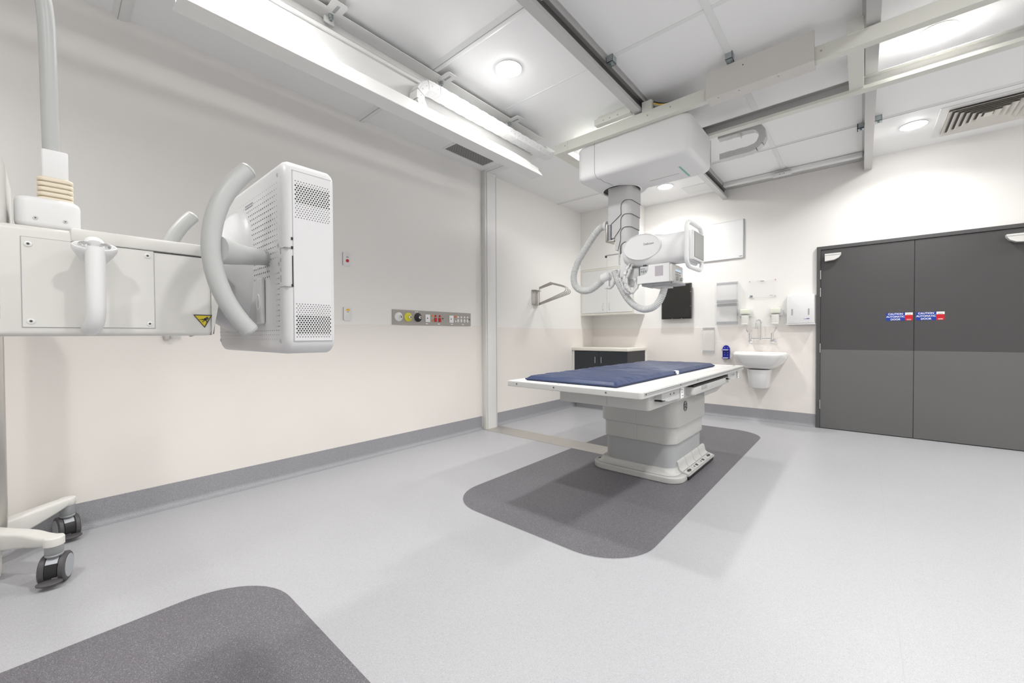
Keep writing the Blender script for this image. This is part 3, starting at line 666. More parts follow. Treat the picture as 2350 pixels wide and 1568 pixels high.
# ------------------------------------------------------------------ x-ray table
tb = thing('x_ray_table', 'light grey x-ray table with white flat top on a stepped pedestal', 'x-ray table', (-1.335, 3.42, 0))
b = B().vbox(TABG, -1.72, -0.985, 2.965, 3.90, 0.002, 0.048, 0.12, 8, 0.008)
b.loft(TABG, [[Vector((x, y, z)) for x, y in rrect(-1.345-0.32*k, -1.345+0.30*k, 3.42-0.405*k, 3.42+0.385*k, 0.09, 8)] for z, k in ((0.05, 1.06), (0.058, 1.02), (0.07, 0.985), (0.09, 0.97))])
b.build('base_plate', tb)
B().vbox(LGREY2, -1.628, -1.062, 3.045, 3.785, 0.06, 0.32, 0.085, 8).box(SEAM, -1.332, -1.330, 3.0445, 3.046, 0.08, 0.28).build('pedestal_section', tb, label='mid grey lowest pedestal section')
B().vbox(TABG, -1.64, -1.045, 3.03, 3.795, 0.27, 0.45, 0.09, 8, 0.006).box(SEAM, -1.332, -1.330, 3.0293, 3.031, 0.28, 0.40).build('pedestal_section', tb)
B().vbox(TABG, -1.66, -1.025, 3.01, 3.81, 0.40, 0.66, 0.10, 8, 0.008).box(SEAM, -1.332, -1.330, 3.0093, 3.011, 0.41, 0.63).build('pedestal_section', tb)
lg = B().rev(LGREY, (-1.0255, 3.21, 0.55), (1, 0, 0), [(0, 0.042), (0.002, 0.042), (0.002, 0.001)], 40)
ring = [Vector((-1.022, 3.21+0.037*math.cos(a), 0.55+0.037*math.sin(a))) for a in [2*PI*k/32 for k in range(33)]]
lg.tube(TEXT, ring, 0.0022, 6, caps=False)
for k in range(4):
    a0 = k*PI/2+0.3
    lg.tube(TEXT, [Vector((-1.0225, 3.21+(0.030-0.004*math.sin(t*3))*math.cos(a0+t), 0.55+(0.030-0.004*math.sin(t*3))*math.sin(a0+t))) for t in [i*0.11 for i in range(9)]], 0.0016, 5)
lg.text(TEXT, 'GE', (-1.0225, 3.21, 0.55), (0, 1, 0), (0, 0, 1), 0.042, 0.0005, 0.0008)
lg.build('emblem', tb, label='round emblem with the letters GE on the pedestal side')
# foot pedals on the +x side
pd = B(); ys = [3.13, 3.30, 3.47, 3.64, 3.81]
pk = [(-0.976, 0.032), (-0.966, 0.038), (-0.966, 0.049), (-0.998, 0.058), (-1.028, 0.067), (-1.040, 0.080), (-1.046, 0.105), (-1.051, 0.125), (-1.060, 0.133), (-1.07, 0.132), (-1.07, 0.05)]
for k in range(4):
    p = B().prism(TABG, pk, 'y', ys[k]+0.002, ys[k+1]-0.003)
    ym = (ys[k]+ys[k+1])/2
    nrm = Vector((0.28, 0, 1)).normalized(); al = Vector((1, 0, -0.28)).normalized(); c = Vector((-0.994, ym, 0.0585))
    mx = Matrix((Vector((0, 1, 0)), -al, nrm)).transposed().to_4x4(); mx.translation = c
    def pb(x0, x1, y0, y1):
        p.box(TEXT, x0, x1, y0, y1, -0.001, 0.0012, mx=mx)
    if k in (0, 3):
        pb(-0.024, 0.024, -0.009, 0.009); pb(-0.034, -0.029, -0.006, 0.006); pb(0.029, 0.034, -0.006, 0.006); pb(-0.006, 0.006, 0.012, 0.015); pb(-0.006, 0.006, -0.015, -0.012)
    else:
        pb(-0.048, -0.036, -0.006, 0.006); pb(-0.004, 0.03, -0.003, 0.009); pb(0.002, 0.008, -0.012, -0.003); pb(0.018, 0.024, -0.012, -0.003)
    pb(-0.075, 0.075, 0.019, 0.0204); pb(-0.075, 0.075, -0.0245, -0.0233)
    p.build('foot_pedal', tb)
B().box(TEXT, -1.69, -1.65, 3.06, 3.09, 0.055, 0.0565).build('caution_mark', tb)
B().box(BLACK, -0.99, -0.972, 3.14, 3.80, 0.008, 0.030, 0.003).build('kick_strip', tb)
# under frame
b = B().vbox(TABG, -1.56, -0.93, 2.28, 4.15, 0.655, 0.762, 0.022, 5, 0.004).box(SEAM, -1.20, -1.197, 2.2785, 2.281, 0.665, 0.74)
b.box(TABG, -1.63, -1.54, 2.26, 2.50, 0.72, 0.762, 0.004)
b.build('carriage_frame', tb)
b = B().prism(TABG, [(3.35, 0.745), (4.25, 0.745), (4.15, 0.715), (3.85, 0.64), (3.70, 0.62), (3.35, 0.62)], 'x', -0.985, -0.925)
b.build('side_apron', tb)
b = B().vbox(TABG, -1.30, -0.875, 2.93, 3.82, 0.675, 0.73, 0.03, 5, 0.008).box(MGREY, -0.8755, -0.873, 3.10, 3.24, 0.70, 0.728, 0.001).box(DARK, -1.2, -0.89, 2.97, 3.95, 0.731, 0.742)
b.build('bucky_tray', tb)
for y, w in ((2.46, 0.30), (4.02, 0.32)):
    b = B().prism(LGREY, [(y-0.10, 0.765), (y+w, 0.765), (y+w, 0.745), (y+w-0.06, 0.69), (y, 0.695), (y-0.1, 0.715)], 'x', -0.93, -0.885)
    for yy in (y+0.04, y+0.1): b.cyl(TEXT, (-0.885, yy, 0.735), (-0.8835, yy, 0.735), 0.006, seg=10)
    b.box(TEXT, -0.93, -0.884, y-0.1, y-0.05, 0.703, 0.709)
    b.build('handle_bracket', tb)
    t = B().box(SIGNW, -0.93, -0.88, y+w-0.03, y+w-0.028, 0.69, 0.757, 0.0006, 1).box(SIGNW, -0.882, -0.880, y+w-0.09, y+w-0.03, 0.688, 0.757)
    for q in range(3): t.box(TEXT, -0.8802, -0.8795, y+w-0.08+0.008*q, y+w-0.055+0.006*q, 0.742-0.02*q, 0.746-0.02*q)
    t.build('tag', tb)
# table top
tz = 0.80
b = B().vbox(TABG, -1.80, -0.86, 2.015, 4.42, 0.762, tz-0.002, 0.02, 5, 0.004)
for x in (-1.71, -1.415, -1.065): b.cyl(MGREY, (x, 2.0135, 0.782), (x, 2.016, 0.782), 0.0075, seg=14).cyl(DARK, (x, 2.013, 0.782), (x, 2.0145, 0.782), 0.004, seg=10)
tt = b.build('table_top', tb)
B().box(TABW, -1.785, -0.955, 2.022, 4.40, tz-0.003, tz, 0.001, 1).build('top_surface', tt, label='bright white flat surface of the table top')
b = B().box(OFFW, -0.952, -0.868, 2.03, 4.41, tz-0.003, tz-0.0005, 0.001, 1)
for q in range(3): b.box(TEXT, -0.93+q*0.0, -0.915, 4.28+q*0.02, 4.295+q*0.02, tz-0.0006, tz)
b.build('edge_trim', tt)
b = B().box(MGREY, -0.862, -0.857, 2.05, 4.40, 0.779, 0.792, 0.001, 1).box(ALU, -0.86, -0.854, 2.05, 4.40, 0.791, 0.7945, 0.001, 1)
for y in (2.06, 2.60, 2.95, 4.39): b.box(TEXT, -0.8575, -0.8555, y, y+0.006, 0.781, 0.791)
b.build('accessory_rail', tt)
for q, (x, m) in enumerate(((-1.42, TEXT), (-1.355, TEXT), (-1.30, YEL))): B().box(m, x, x+0.02, 2.055+0.004*(q % 2), 2.063, tz, tz+0.0005).build('marking', tt)

# mattress
def mattress():
    b = B(); nx, ny = 60, 170; x0, x1, y0, y1 = -1.695, -1.045, 2.10, 4.09; z0 = tz+0.0012
    def top(u, v):
        x, y = x0+(x1-x0)*u, y0+(y1-y0)*v
        e = min(u, 1-u)*(x1-x0); f = min(v, 1-v)*(y1-y0); d = min(e, f)
        edge = 1-math.exp(-d/0.012)
        h = 0.012+0.022*edge
        n1 = noise.noise(Vector((x*3.0+y*1.5, y*13-x*3, 0)))
        n2 = noise.noise(Vector((x*6, y*34+x*8, 5)))
        h += (0.0055*n1 + 0.0055*n2)*edge
        fold = math.exp(-((y-3.08-0.05*(x+1.4))/0.012)**2); h -= 0.010*fold
        h += 0.004*math.exp(-((y-2.95)/0.05)**2)*max(0, noise.noise(Vector((x*4, y*60, 9))))
        # gathered corners
        c = max(0, 1-math.hypot(e, f)/0.09); h += 0.006*c*noise.noise(Vector((x*60, y*60, 2)))
        bul = 0.006*math.sin(u*PI)*math.sin(v*PI)
        return Vector((x, y, z0+h+bul))
    G = [[top(i/nx, j/ny) for i in range(nx+1)] for j in range(ny+1)]
    it = b.mi(NAVY); isd = b.mi(NAVYS)
    V = [[b.bm.verts.new(p) for p in r] for r in G]
    for j in range(ny):
        for i in range(nx):
            f = b.bm.faces.new((V[j][i], V[j][i+1], V[j+1][i+1], V[j+1][i])); f.material_index = it; f.smooth = True
    rim = [(i, 0) for i in range(nx)] + [(nx, j) for j in range(ny)] + [(i, ny) for i in range(nx, 0, -1)] + [(0, j) for j in range(ny, 0, -1)]
    prev = [V[j][i] for i, j in rim]; c = Vector(((x0+x1)/2, (y0+y1)/2, 0)); n = len(rim)
    for s, (out, z) in enumerate(((0.006, 0.024), (0.009, 0.016), (0.006, 0.006), (-0.002, 0.0))):
        cur = []
        for (i, j), pv in zip(rim, prev):
            ox = -1 if i == 0 else (1 if i == nx else 0); oy = -1 if j == 0 else (1 if j == ny else 0)
            p = G[j][i]; k = 0.5+0.5*noise.noise(Vector((p.x*9, p.y*9, s)))
            zz = min(z0+z, p.z-0.001) if s == 0 else z0+z*0.8
            cur.append(b.bm.verts.new(Vector((p.x+ox*out*(0.6+0.8*k), p.y+oy*out*(0.6+0.8*k), zz))))
        for k in range(n):
            i, j = rim[k]
            f = b.bm.faces.new((prev[k], prev[(k+1) % n], cur[(k+1) % n], cur[k])); f.smooth = True
            f.material_index = isd if (nx <= k < nx+ny or k >= 2*nx+ny) else it
        prev = cur
    b.bm.faces.new(prev).material_index = it
    return b
ma = thing('mattress', 'thin navy blue wrinkled vinyl mattress lying on the x-ray table', 'mattress', (-1.37, 3.1, tz))
mattress().build('pad', ma, angle=80)
B().box(SIGNW, -1.046, -1.034, 3.06, 3.10, tz+0.004, tz+0.030, 0.002).box(SIGNW, -1.06, -1.036, 3.062, 3.098, tz+0.028, tz+0.0315, 0.001, 1).build('tab', ma, label='small white fabric tab on the mattress edge')

# ------------------------------------------------------------------ detector stand (left foreground)
ds = thing('detector_stand', 'white x-ray detector unit on a horizontal arm at the left edge', 'x-ray detector', (-1.45, -0.25, 0))
DX0, DX1, DY0, DY1, DZ0, DZ1 = -1.795, -1.15, 0.413, 0.546, 1.053, 1.576
b = B()
def yring(y, ins, r):
    return [Vector((x, y, z)) for x, z in rrect(DX0+ins, DX1-ins, DZ0+ins, DZ1-ins, r, 8)]
prof = [(DY0, 0.022), (DY0+0.003, 0.011), (DY0+0.010, 0.003), (DY0+0.018, 0.0), (DY1-0.010, 0.0), (DY1-0.003, 0.003), (DY1, 0.010)]
b.loft(DET, [yring(y, i, 0.042) for y, i in prof])
# side vent panel
xs = DX1+0.0012
b.box(DET, DX1-0.004, xs, DY0+0.020, DY1-0.010, DZ0+0.035, DZ1-0.032, 0.001, 1)
b.box(MGREY, DX1-0.004, xs-0.0006, DY0+0.0185, DY0+0.020, DZ0+0.035, DZ1-0.032).box(MGREY, DX1-0.004, xs-0.0006, DY0+0.0185, DY1-0.010, DZ1-0.032, DZ1-0.0305)
b.box(MGREY, DX1-0.004, xs-0.0006, DY0+0.0185, DY1-0.010, DZ0+0.0335, DZ0+0.035)
b.box(DARK, DX1-0.003, xs, DY0+0.017, DY0+0.0195, DZ0+0.18, DZ1-0.26)
for zc_ in (DZ0+0.18, DZ0+0.305, DZ1-0.262+0.02): b.box(BLACK, DX1-0.003, xs+0.0004, DY0+0.015, DY0+0.0195, zc_, zc_+0.007)
def holes(zs, ze, big):
    rows = 17
    for k in range(rows):
        z = zs+(ze-zs)*k/(rows-1); s = big(k/(rows-1))
        for i in range(13):
            y = DY0+0.027+i*0.0072+(0.0036 if k % 2 else 0)
            if y < DY1-0.014: b.disc(BLACK, (xs+0.0003, y, z), (1, 0, 0), s, 8)
holes(DZ1-0.058, DZ1-0.155, lambda t: 0.0023 if 0.08 < t < 0.62 else 0.0014)
holes(DZ0+0.135, DZ0+0.046, lambda t: 0.0023 if 0.35 < t < 0.9 else 0.0014)
# perforations of the large face (facing -y)
def fh(x, z, s): b.disc(DARK, (x, DY0-0.0006, z), (0, -1, 0), s, 6)
for i in range(36):
    for k in range(17):
        x = DX1-0.055-i*0.0155; z = DZ1-0.058-k*0.0155
        if x < DX0+0.05: continue
        if (abs((x+1.60)/0.205)**2.5+abs((z-1.315)/0.208)**2.5) < 1: continue
        if i < 4 and k > 13: continue
        edge = min(i, 3, k)/3
        fh(x, z, 0.0012+0.0012*min(1, edge))
for i in range(38):
    for k in range(3): fh(DX1-0.05-i*0.0155, DZ0+0.04+k*0.012, 0.0016-0.0003*(2-k))
for i in range(3):
    for k in range(11): fh(DX1-0.045-i*0.010, DZ0+0.075+k*0.0145, 0.0018-0.0004*i)
for k, z in enumerate((DZ1-0.245, DZ1-0.27, DZ1-0.295, DZ1-0.32)): b.box(MGREY, DX1-0.034, DX1-0.028, DY0-0.0008, DY0+0.002, z-(0.009 if k % 3 == 0 else 0.005), z+(0.009 if k % 3 == 0 else 0.005), 0.0008, 1)
for x, z in ((DX1-0.048, DZ1-0.038), (DX1-0.048, DZ1-0.228), (DX1-0.042, DZ0+0.245), (DX1-0.038, DZ0+0.035), (DX0+0.03, DZ0+0.035)):
    b.cyl(LGREY, (x, DY0+0.001, z), (x, DY0-0.0012, z), 0.006, seg=14)
    b.disc(MGREY, (x, DY0-0.0014, z), (0, -1, 0), 0.003, 8)
for z in (DZ0+0.18, DZ1-0.262+0.022): b.box(MGREY, -1.19, DX1+0.0005, DY0-0.0006, DY0+0.018, z, z+0.0014)
for k in range(2): b.box(GTEXT, -1.47, -1.40, DY0-0.0006, DY0, DZ1-0.07-0.008*k, DZ1-0.067-0.008*k)
dh = b.build('detector_housing', ds, angle=40, norecalc=True)
# raised boss linking housing and arm
secs = []
for y, k in ((DY0+0.002, 1.0), (DY0-0.004, 0.985), (DY0-0.012, 0.94), (DY0-0.035, 0.80), (DY0-0.065, 0.62), (DY0-0.10, 0.48)):
    secs.append([Vector((-1.60+0.195*k*math.copysign(abs(math.cos(a))**0.8, math.cos(a)), y, 1.315-0.09*(1-k)+0.20*k*math.copysign(abs(math.sin(a))**0.8, math.sin(a)))) for a in [2*PI*i/48 for i in range(48)]])
B().loft(DET, secs).build('mounting_boss', ds, angle=60)
b = B().box(DET, -1.345, -1.30, DY0-0.012, DY0, 1.137, 1.27, 0.009, 3)
ringp = [Vector((-1.3225+0.0135*math.cos(a), DY0-0.0122, 1.20+0.022*math.sin(a))) for a in [2*PI*i/24 for i in range(25)]]
b.tube(WHITE2, ringp, 0.0016, 6, caps=False)
b.build('handset_pad', ds)
# arm
AX0, AX1, AZ0, AZ1 = -1.72, -1.37, 1.104, 1.346
b = B().box(OFFW, AX0, AX1, -0.10, 0.302, AZ0, AZ1, 0.012, 3)
b.box(OFFW, AX0, AX1+0.004, 0.036, 0.302, AZ1-0.026, AZ1+0.006, 0.006, 2)
b.box(DARK, AX1-0.003, AX1+0.001, 0.036, 0.302, AZ1-0.029, AZ1-0.026)
b.prism(BLACK, [(0.3015, AZ0+0.004), (0.306, AZ0+0.004), (0.328, AZ1-0.02), (0.3015, AZ1-0.02)], 'x', AX0+0.01, AX1-0.006)
b.prism(OFFW, [(0.3, AZ0+0.001), (0.302, AZ0+0.001), (0.322, AZ0+0.12), (0.322, AZ1-0.02), (0.30, AZ1-0.02)], 'x', AX0+0.005, AX1)
arm = b.build('arm', ds)
b = B().box(MGREY, AX1-0.001, AX1+0.0008, -0.037, 0.181, AZ0+0.018, AZ1-0.026)
b.box(OFFW, AX1, AX1+0.0022, -0.0358, 0.1798, AZ0+0.0192, AZ1-0.0272, 0.0008, 1)
b.build('access_plate', arm)
for y, z in ((-0.026, AZ1-0.042), (0.168, AZ1-0.04), (-0.024, AZ0+0.032), (0.170, AZ0+0.030)):
    B().rev(WHITE2, (AX1+0.002, y, z), (1, 0, 0), [(0, 0.0065), (0.002, 0.006), (0.003, 0.003), (0.0015, 0.0025), (0.0015, 0.0005)], 18).disc(TEXT, (AX1+0.0045, y, z), (1, 0, 0), 0.0022, 6).build('screw', arm)
# warning triangle
wy, wz, wr = 0.276, 1.141, 0.0
x = AX1+0.0016
t = B()
for m, s, dx in ((TEXT, 1.0, 0.0), (YEL, 0.80, 0.0006)):
    c = Vector((x+dx, 0.2795, 1.1475)); q = [(-0.0215, 0.0135), (0.0215, 0.0135), (0.004, -0.0225)]
    f = t.bm.faces.new([t.bm.verts.new(c+Vector((0, a*s, bb*s))) for a, bb in q]); f.material_index = t.mi(m)
c = Vector((x+0.0012, 0.283, 1.148))
for pts in (((-0.002, 0.002), (0.006, 0.008), (0.010, 0.004), (0.004, -0.004)), ((-0.004, 0.001), (0.002, 0.003), (0.003, -0.003), (-0.002, -0.004)), ((-0.013, 0.000), (-0.006, 0.001), (-0.006, -0.001), (-0.013, -0.0008)), ((-0.006, 0.003), (-0.003, 0.0), (-0.006, -0.003)), ((0.003, -0.004), (0.0055, -0.003), (0.0065, -0.009), (0.0045, -0.009)), ((-0.002, -0.004), (0.0, -0.004), (-0.004, -0.008), (-0.006, -0.006))):
    f = t.bm.faces.new([t.bm.verts.new(c+Vector((0, a, bb))) for a, bb in pts]); f.material_index = t.mi(TEXT)
t.build('warning_sticker', arm, norecalc=True, label='yellow and black triangular hand-crush warning sticker')
# grip with two buttons
gy, gx = 0.0715, -1.305
b = B()
path = [(gx+0.014, gy, 1.300), (gx+0.016, gy, 1.26), (gx+0.014, gy, 1.20), (gx+0.006, gy, 1.155), (gx-0.015, gy-0.003, 1.128), (AX1, gy-0.006, 1.121)]
b.tube(WHITE, smooth_path(path, 6), 0.0165, 20, side=(0, 1, 0), flat=1.0)
up_ = Vector((0.62, 0, 0.78)).normalized()
hc_ = Vector((gx+0.006, gy, 1.300))
b.rev(WHITE, hc_, up_, [(-0.035, 0.55), (-0.02, 0.80), (-0.006, 0.98), (0.004, 1.0), (0.0065, 0.96), (0.0065, 0.001)], 36, sx=0.037, u=(0, 1, 0), sv=0.019)
b.tube(WHITE, smooth_path([(gx-0.0, gy, 1.302), (gx-0.02, gy, 1.312), (gx-0.045, gy, 1.306), (AX1, gy, 1.30)], 5), 0.018, 16)
gr = b.build('hand_grip', ds, angle=60)
B().rev(LGREY, hc_+up_*0.0062, up_, [(0, 1.0), (0.0008, 0.98), (0.0008, 0.001)], 36, sx=0.0335, u=(0, 1, 0), sv=0.0155).build('button_plate', gr)
for s in (-1, 1):
    B().rev(CHROME, hc_+up_*0.0066+Vector((0, s*0.0165, 0)), up_, [(0, 0.0105), (0.003, 0.0095), (0.003, 0.0078), (0.0045, 0.0072), (0.0048, 0.001)], 24).build('button', gr)
# patient handles
def handle(x, s):
    pth = []
    for i in range(17):
        a = -0.74+1.48*i/16; pth.append(Vector((x, 0.258+0.30*(1-math.cos(a)), 1.318+0.30*math.sin(a))))
    b = B().tube(HND, pth, [0.0205]*17, 20, side=(1, 0, 0), flat=0.95)
    for e in (0, -1): b.rev(HND, pth[e], (pth[e]-pth[e+1 if e == 0 else e-1]), [(-0.001, 0.0205), (0.004, 0.019), (0.0065, 0.015), (0.008, 0.006), (0.0082, 0.001)], 20, sx=1)
    b.tube(HND, smooth_path([(x-s*0.004, 0.27, 1.312), (x-s*0.03, 0.31, 1.312), (x-s*0.075, 0.36, 1.318), (x-s*0.115, 0.418, 1.326)], 6), [0.034, 0.033, 0.0325, 0.032, 0.031, 0.030, 0.029, 0.028, 0.027, 0.026, 0.025, 0.0245, 0.024, 0.0235, 0.023, 0.0225, 0.022, 0.0215, 0.021], 18)
    b.build('patient_handle', ds, angle=60)
handle(-1.175, 1)
handle(-1.765, -1)
# overhead hand pole
PX = -1.50
b = B().vbox(WHITE, PX-0.05, -1.395, -0.046, 0.055, 1.346, 1.418, 0.02, 5, 0.014)
for y in (-0.015, 0.030): b.rev(LGREY, (-1.395, y, 1.368), (1, 0, 0), [(0, 0.0042), (0.0012, 0.004), (0.0012, 0.001)], 12).disc(TEXT, (-1.3935, y, 1.368), (1, 0, 0), 0.0014, 6)
b.build('pole_socket', ds)
b = B()
py, px_ = 0.016, -1.44
for k in range(5):
    z = 1.414+k*0.0115
    b.loft(BELLOW, [[Vector((xx, yy, z+dz)) for xx, yy in rrect(px_-0.026+i, px_+0.026-i, py-0.029+i, py+0.029-i, 0.01, 4)] for dz, i in ((0, 0.005), (0.002, 0.001), (0.0055, 0.0), (0.009, 0.001), (0.0115, 0.005))])
b.build('rubber_bellows', ds, label='cream ribbed rubber bellows at the foot of the pole')
B().vbox(WHITE, px_-0.02, px_+0.02, py-0.021, py+0.021, 1.468, 1.535, 0.004, 3, 0.002).build('pole_sleeve', ds)
pp = [(px_, py-0.004, 1.50), (px_, py-0.006, 1.60), (px_, py-0.007, 1.75), (px_-0.002, py-0.010, 1.86), (px_-0.01, py-0.02, 1.915), (px_-0.03, py-0.05, 1.955), (px_-0.07, py-0.12, 1.975), (px_-0.14, py-0.25, 1.98)]
B().tube(HND, smooth_path(pp, 6), 0.0145, 20).build('overhead_pole', ds, angle=60)
# column (outside the frame) and rounded cover
B().vbox(OFFW, -1.66, -1.345, -0.46, -0.056, 1.112, 1.50, 0.055, 8, 0.03).build('carriage_cover', ds)
B().box(STEEL, -1.60, -1.40, -0.42, -0.22, 0.02, 2.25, 0.006).build('column', ds)
B().vbox(OFFW, -1.72, -1.28, -0.62, -0.14, 0.002, 0.05, 0.05, 6, 0.008).build('base_plate', ds)

# ------------------------------------------------------------------ mobile stand on castors behind it
ms = thing('mobile_stand', 'off-white stand on twin-wheel castors with a stainless post at the left edge', 'medical stand', (-3.02, -0.2, 0))
B().box(STEEL, -3.13, -3.05, -0.215, -0.14, 0.20, 1.45, 0.004).build('post', ms)
B().box(OFFW, -3.17, -2.90, -0.36, -0.15, 0.10, 0.215, 0.03, 4).box(OFFW, -3.06, -2.97, -0.26, -0.158, 0.003, 0.10, 0.006).build('hub', ms)
def leg(path, w, h):
    rings = []; P = [Vector(p) for p in smooth_path(path, 6)]
    for i, p in enumerate(P):
        t = (P[min(i+1, len(P)-1)]-P[max(i-1, 0)]); t.z = 0; t.normalize(); s = Vector((-t.y, t.x, 0)); k = i/(len(P)-1)
        ww, hh = w[0]+(w[1]-w[0])*k, h[0]+(h[1]-h[0])*k**0.6
        rings.append([p + s*a + Vector((0, 0, b_)) for a, b_ in rrect(-ww/2, ww/2, -hh, 0, 0.012, 3)])
    return B().loft(OFFW, rings)
leg([(-3.05, -0.20, 0.215), (-2.95, -0.14, 0.218), (-2.86, -0.07, 0.215), (-2.78, -0.03, 0.213), (-2.732, 0.0, 0.212)], (0.07, 0.060), (0.12, 0.035)).rev(OFFW, (-2.725, 0.004, 0.171), (0, 0, 1), [(0, 0.030), (0.003, 0.034), (0.034, 0.034), (0.039, 0.031), (0.041, 0.026)], 28).build('leg', ms, angle=50)
leg([(-3.10, -0.20, 0.215), (-3.15, -0.10, 0.225), (-3.20, -0.03, 0.228), (-3.24, 0.02, 0.228), (-3.262, 0.052, 0.228)], (0.07, 0.058), (0.13, 0.035)).rev(OFFW, (-3.265, 0.055, 0.188), (0, 0, 1), [(0, 0.030), (0.003, 0.033), (0.034, 0.033), (0.039, 0.030), (0.0405, 0.026)], 28).build('leg', ms, angle=50)
def castor(x, y, ang, top):
    c = bpy.data.objects.new('castor', None); c.empty_display_size = 0.03; C.objects.link(c); c.parent = ms; c.location = (x-ms.location.x, y-ms.location.y, 0)
    B().rev(CGREY, (x, y, 0.125), (0, 0, 1), [(0, 0.028), (0.006, 0.030), (0.010, 0.026), (0.016, 0.030), (top-0.125, 0.030)], 24).build('swivel', c)
    d = Vector((math.cos(ang), math.sin(ang), 0)); n_ = Vector((d.y, -d.x, 0)); ax = Vector((x, y, 0.064)) - n_*0.012
    for s in (-1, 1):
        w0 = ax + d*s*0.021
        B().rev(RUBB, w0, d*s, [(0, 0.060), (0.003, 0.0635), (0.016, 0.0635), (0.021, 0.058), (0.022, 0.048)], 36).build('wheel', c)
        B().rev(SILV, w0+d*s*0.0205, d*s, [(0, 0.05), (0.003, 0.049), (0.003, 0.001)], 32).build('hub_cap', c)
    b = B(); rings = []
    for i in range(11):
        a = -0.35+PI*0.78*i/10; p = ax + n_*(-math.cos(a))*0.060*-1 + Vector((0, 0, math.sin(a)*0.062))
        rings.append([p + d*0.019, p - d*0.019, p - d*0.019 - (p-ax).normalized()*0.012, p + d*0.019 - (p-ax).normalized()*0.012])
    b.loft(SILV, rings[4:]); b.loft(BLACK, rings[:5]); b.build('hood', c)
    tp = ax + n_*0.07 + Vector((0, 0, -0.036))
    B().rev(RUBB, tp, (n_*0.35+Vector((0, 0, 1))), [(-0.004, 0.9), (-0.003, 1), (0.003, 1), (0.004, 0.9), (0.0041, 0.01)], 24, sx=0.042, u=d, sv=0.018).build('brake_pedal', c)
    return c
castor(-2.725, 0.004, math.radians(73), 0.18)
castor(-3.265, 0.055, math.radians(101), 0.195)

# ------------------------------------------------------------------ left wall fittings
def callpoint(z, kind, label):
    r = thing('call_point', label, 'wall switch', (XW, 1.706, z), 'nurse call plates on the left wall')
    pr = [(0.0, 0), (0.012, 0.0)]
    b = B(); secs = []
    for x, i in ((0, 0.0), (0.010, 0.001), (0.013, 0.006)):
        secs.append([Vector((XW+x, yy, zz)) for yy, zz in rrect(1.671+i, 1.741-i, z-0.060+i, z+0.060-i, 0.012, 5)])
    b.loft(WHITE, secs)
    b.box(MGREY, XW, XW+0.008, 1.6695, 1.6712, z-0.055, z+0.055)
    b.build('plate', r)
    if kind:
        B().rev(REDS, (XW+0.013, 1.708, z-0.015), (1, 0, 0), [(0, 0.014), (0.004, 0.0135), (0.006, 0.001)], 24).build('button', r, label='round dark red button')
        B().rev(MGREY, (XW+0.0128, 1.708, z+0.018), (1, 0, 0), [(0, 1), (0.002, 0.9), (0.0022, 0.01)], 20, sx=0.012, u=(0, 1, 0), sv=0.005).build('speaker_slot', r)
    else:
        B().rev(WHITE, (XW+0.013, 1.708, z-0.018), (1, 0, 0), [(0, 0.013), (0.003, 0.0125), (0.004, 0.001)], 24).build('button', r)
        B().rev(MGREY, (XW+0.0128, 1.708, z+0.017), (1, 0, 0), [(0, 1), (0.002, 0.9), (0.0022, 0.01)], 20, sx=0.011, u=(0, 1, 0), sv=0.0045).build('speaker_slot', r)
        B().prism(AMBR, [(1.688, z+0.026), (1.728, z+0.026), (1.722, z+0.040), (1.708, z+0.046), (1.694, z+0.040)], 'x', XW+0.0125, XW+0.0138).build('amber_label', r)
callpoint(1.769, True, 'upper white call plate with a red button, right of the detector')
callpoint(1.295, False, 'lower white call plate with an amber label, right of the detector')
sp = thing('service_panel', 'long grey wall panel of gas outlets, red sockets and white sockets', 'service panel', (XW, 2.656, 1.283))
z0, z1 = 1.211, 1.355
PANEL = mat('satin grey panel', (0.40, 0.375, 0.345), 0.45, 0.3, 0.03)
b = B().box(PANEL, XW, XW+0.010, 2.148, 3.165, z0, z1, 0.0012, 1)
for y in (2.49, 2.80): b.box(SEAM, XW+0.0098, XW+0.0104, y, y+0.0015, z0, z1)
for y in (2.165, 2.32, 2.48, 2.505, 2.64, 2.785, 2.82, 3.0, 3.15):
    for z in (z0+0.015, z1-0.015): b.disc(MGREY, (XW+0.0105, y, z), (1, 0, 0), 0.003, 8)
b.box(SIGNW, XW+0.0098, XW+0.0106, 2.405, 2.418, z1-0.018, z1-0.008).box(SIGNW, XW+0.0098, XW+0.0106, 2.428, 2.441, z1-0.018, z1-0.008)
for y in (2.535, 2.69, 2.87, 3.03): b.box(SIGNW, XW+0.0098, XW+0.0106, y, y+0.03, z0+0.010, z0+0.018)
for y in (2.757, 3.14): b.cyl(TEXT, (XW+0.010, y, 1.283), (XW+0.013, y, 1.283), 0.008, seg=14)
b.build('face_plate', sp)
for y, m, l in ((2.214, WHITE, 'white'), (2.322, YELS, 'yellow'), (2.440, BLACK, 'black')):
    g_ = B().rev(m, (XW+0.010, y, 1.286), (1, 0, 0), [(0, 0.044), (0.006, 0.044), (0.012, 0.038), (0.016, 0.026), (0.020, 0.024), (0.020, 0.001)], 32).build('gas_outlet', sp, label=l+' round gas outlet')
    B().rev(CHROME, (XW+0.030, y+0.008, 1.286), (1, 0, 0), [(0, 0.017), (0.008, 0.016), (0.014, 0.010), (0.016, 0.001)], 20).disc(TEXT, (XW+0.0462, y+0.008, 1.286), (1, 0, 0), 0.006, 10).build('valve', g_)
for y in (2.53, 2.845):
    B().box(SIGNW, XW+0.010, XW+0.016, y, y+0.058, z0+0.03, z1-0.035, 0.002).box(TEXT, XW+0.0158, XW+0.0165, y+0.018, y+0.030, 1.275, 1.288).build('data_plate', sp)
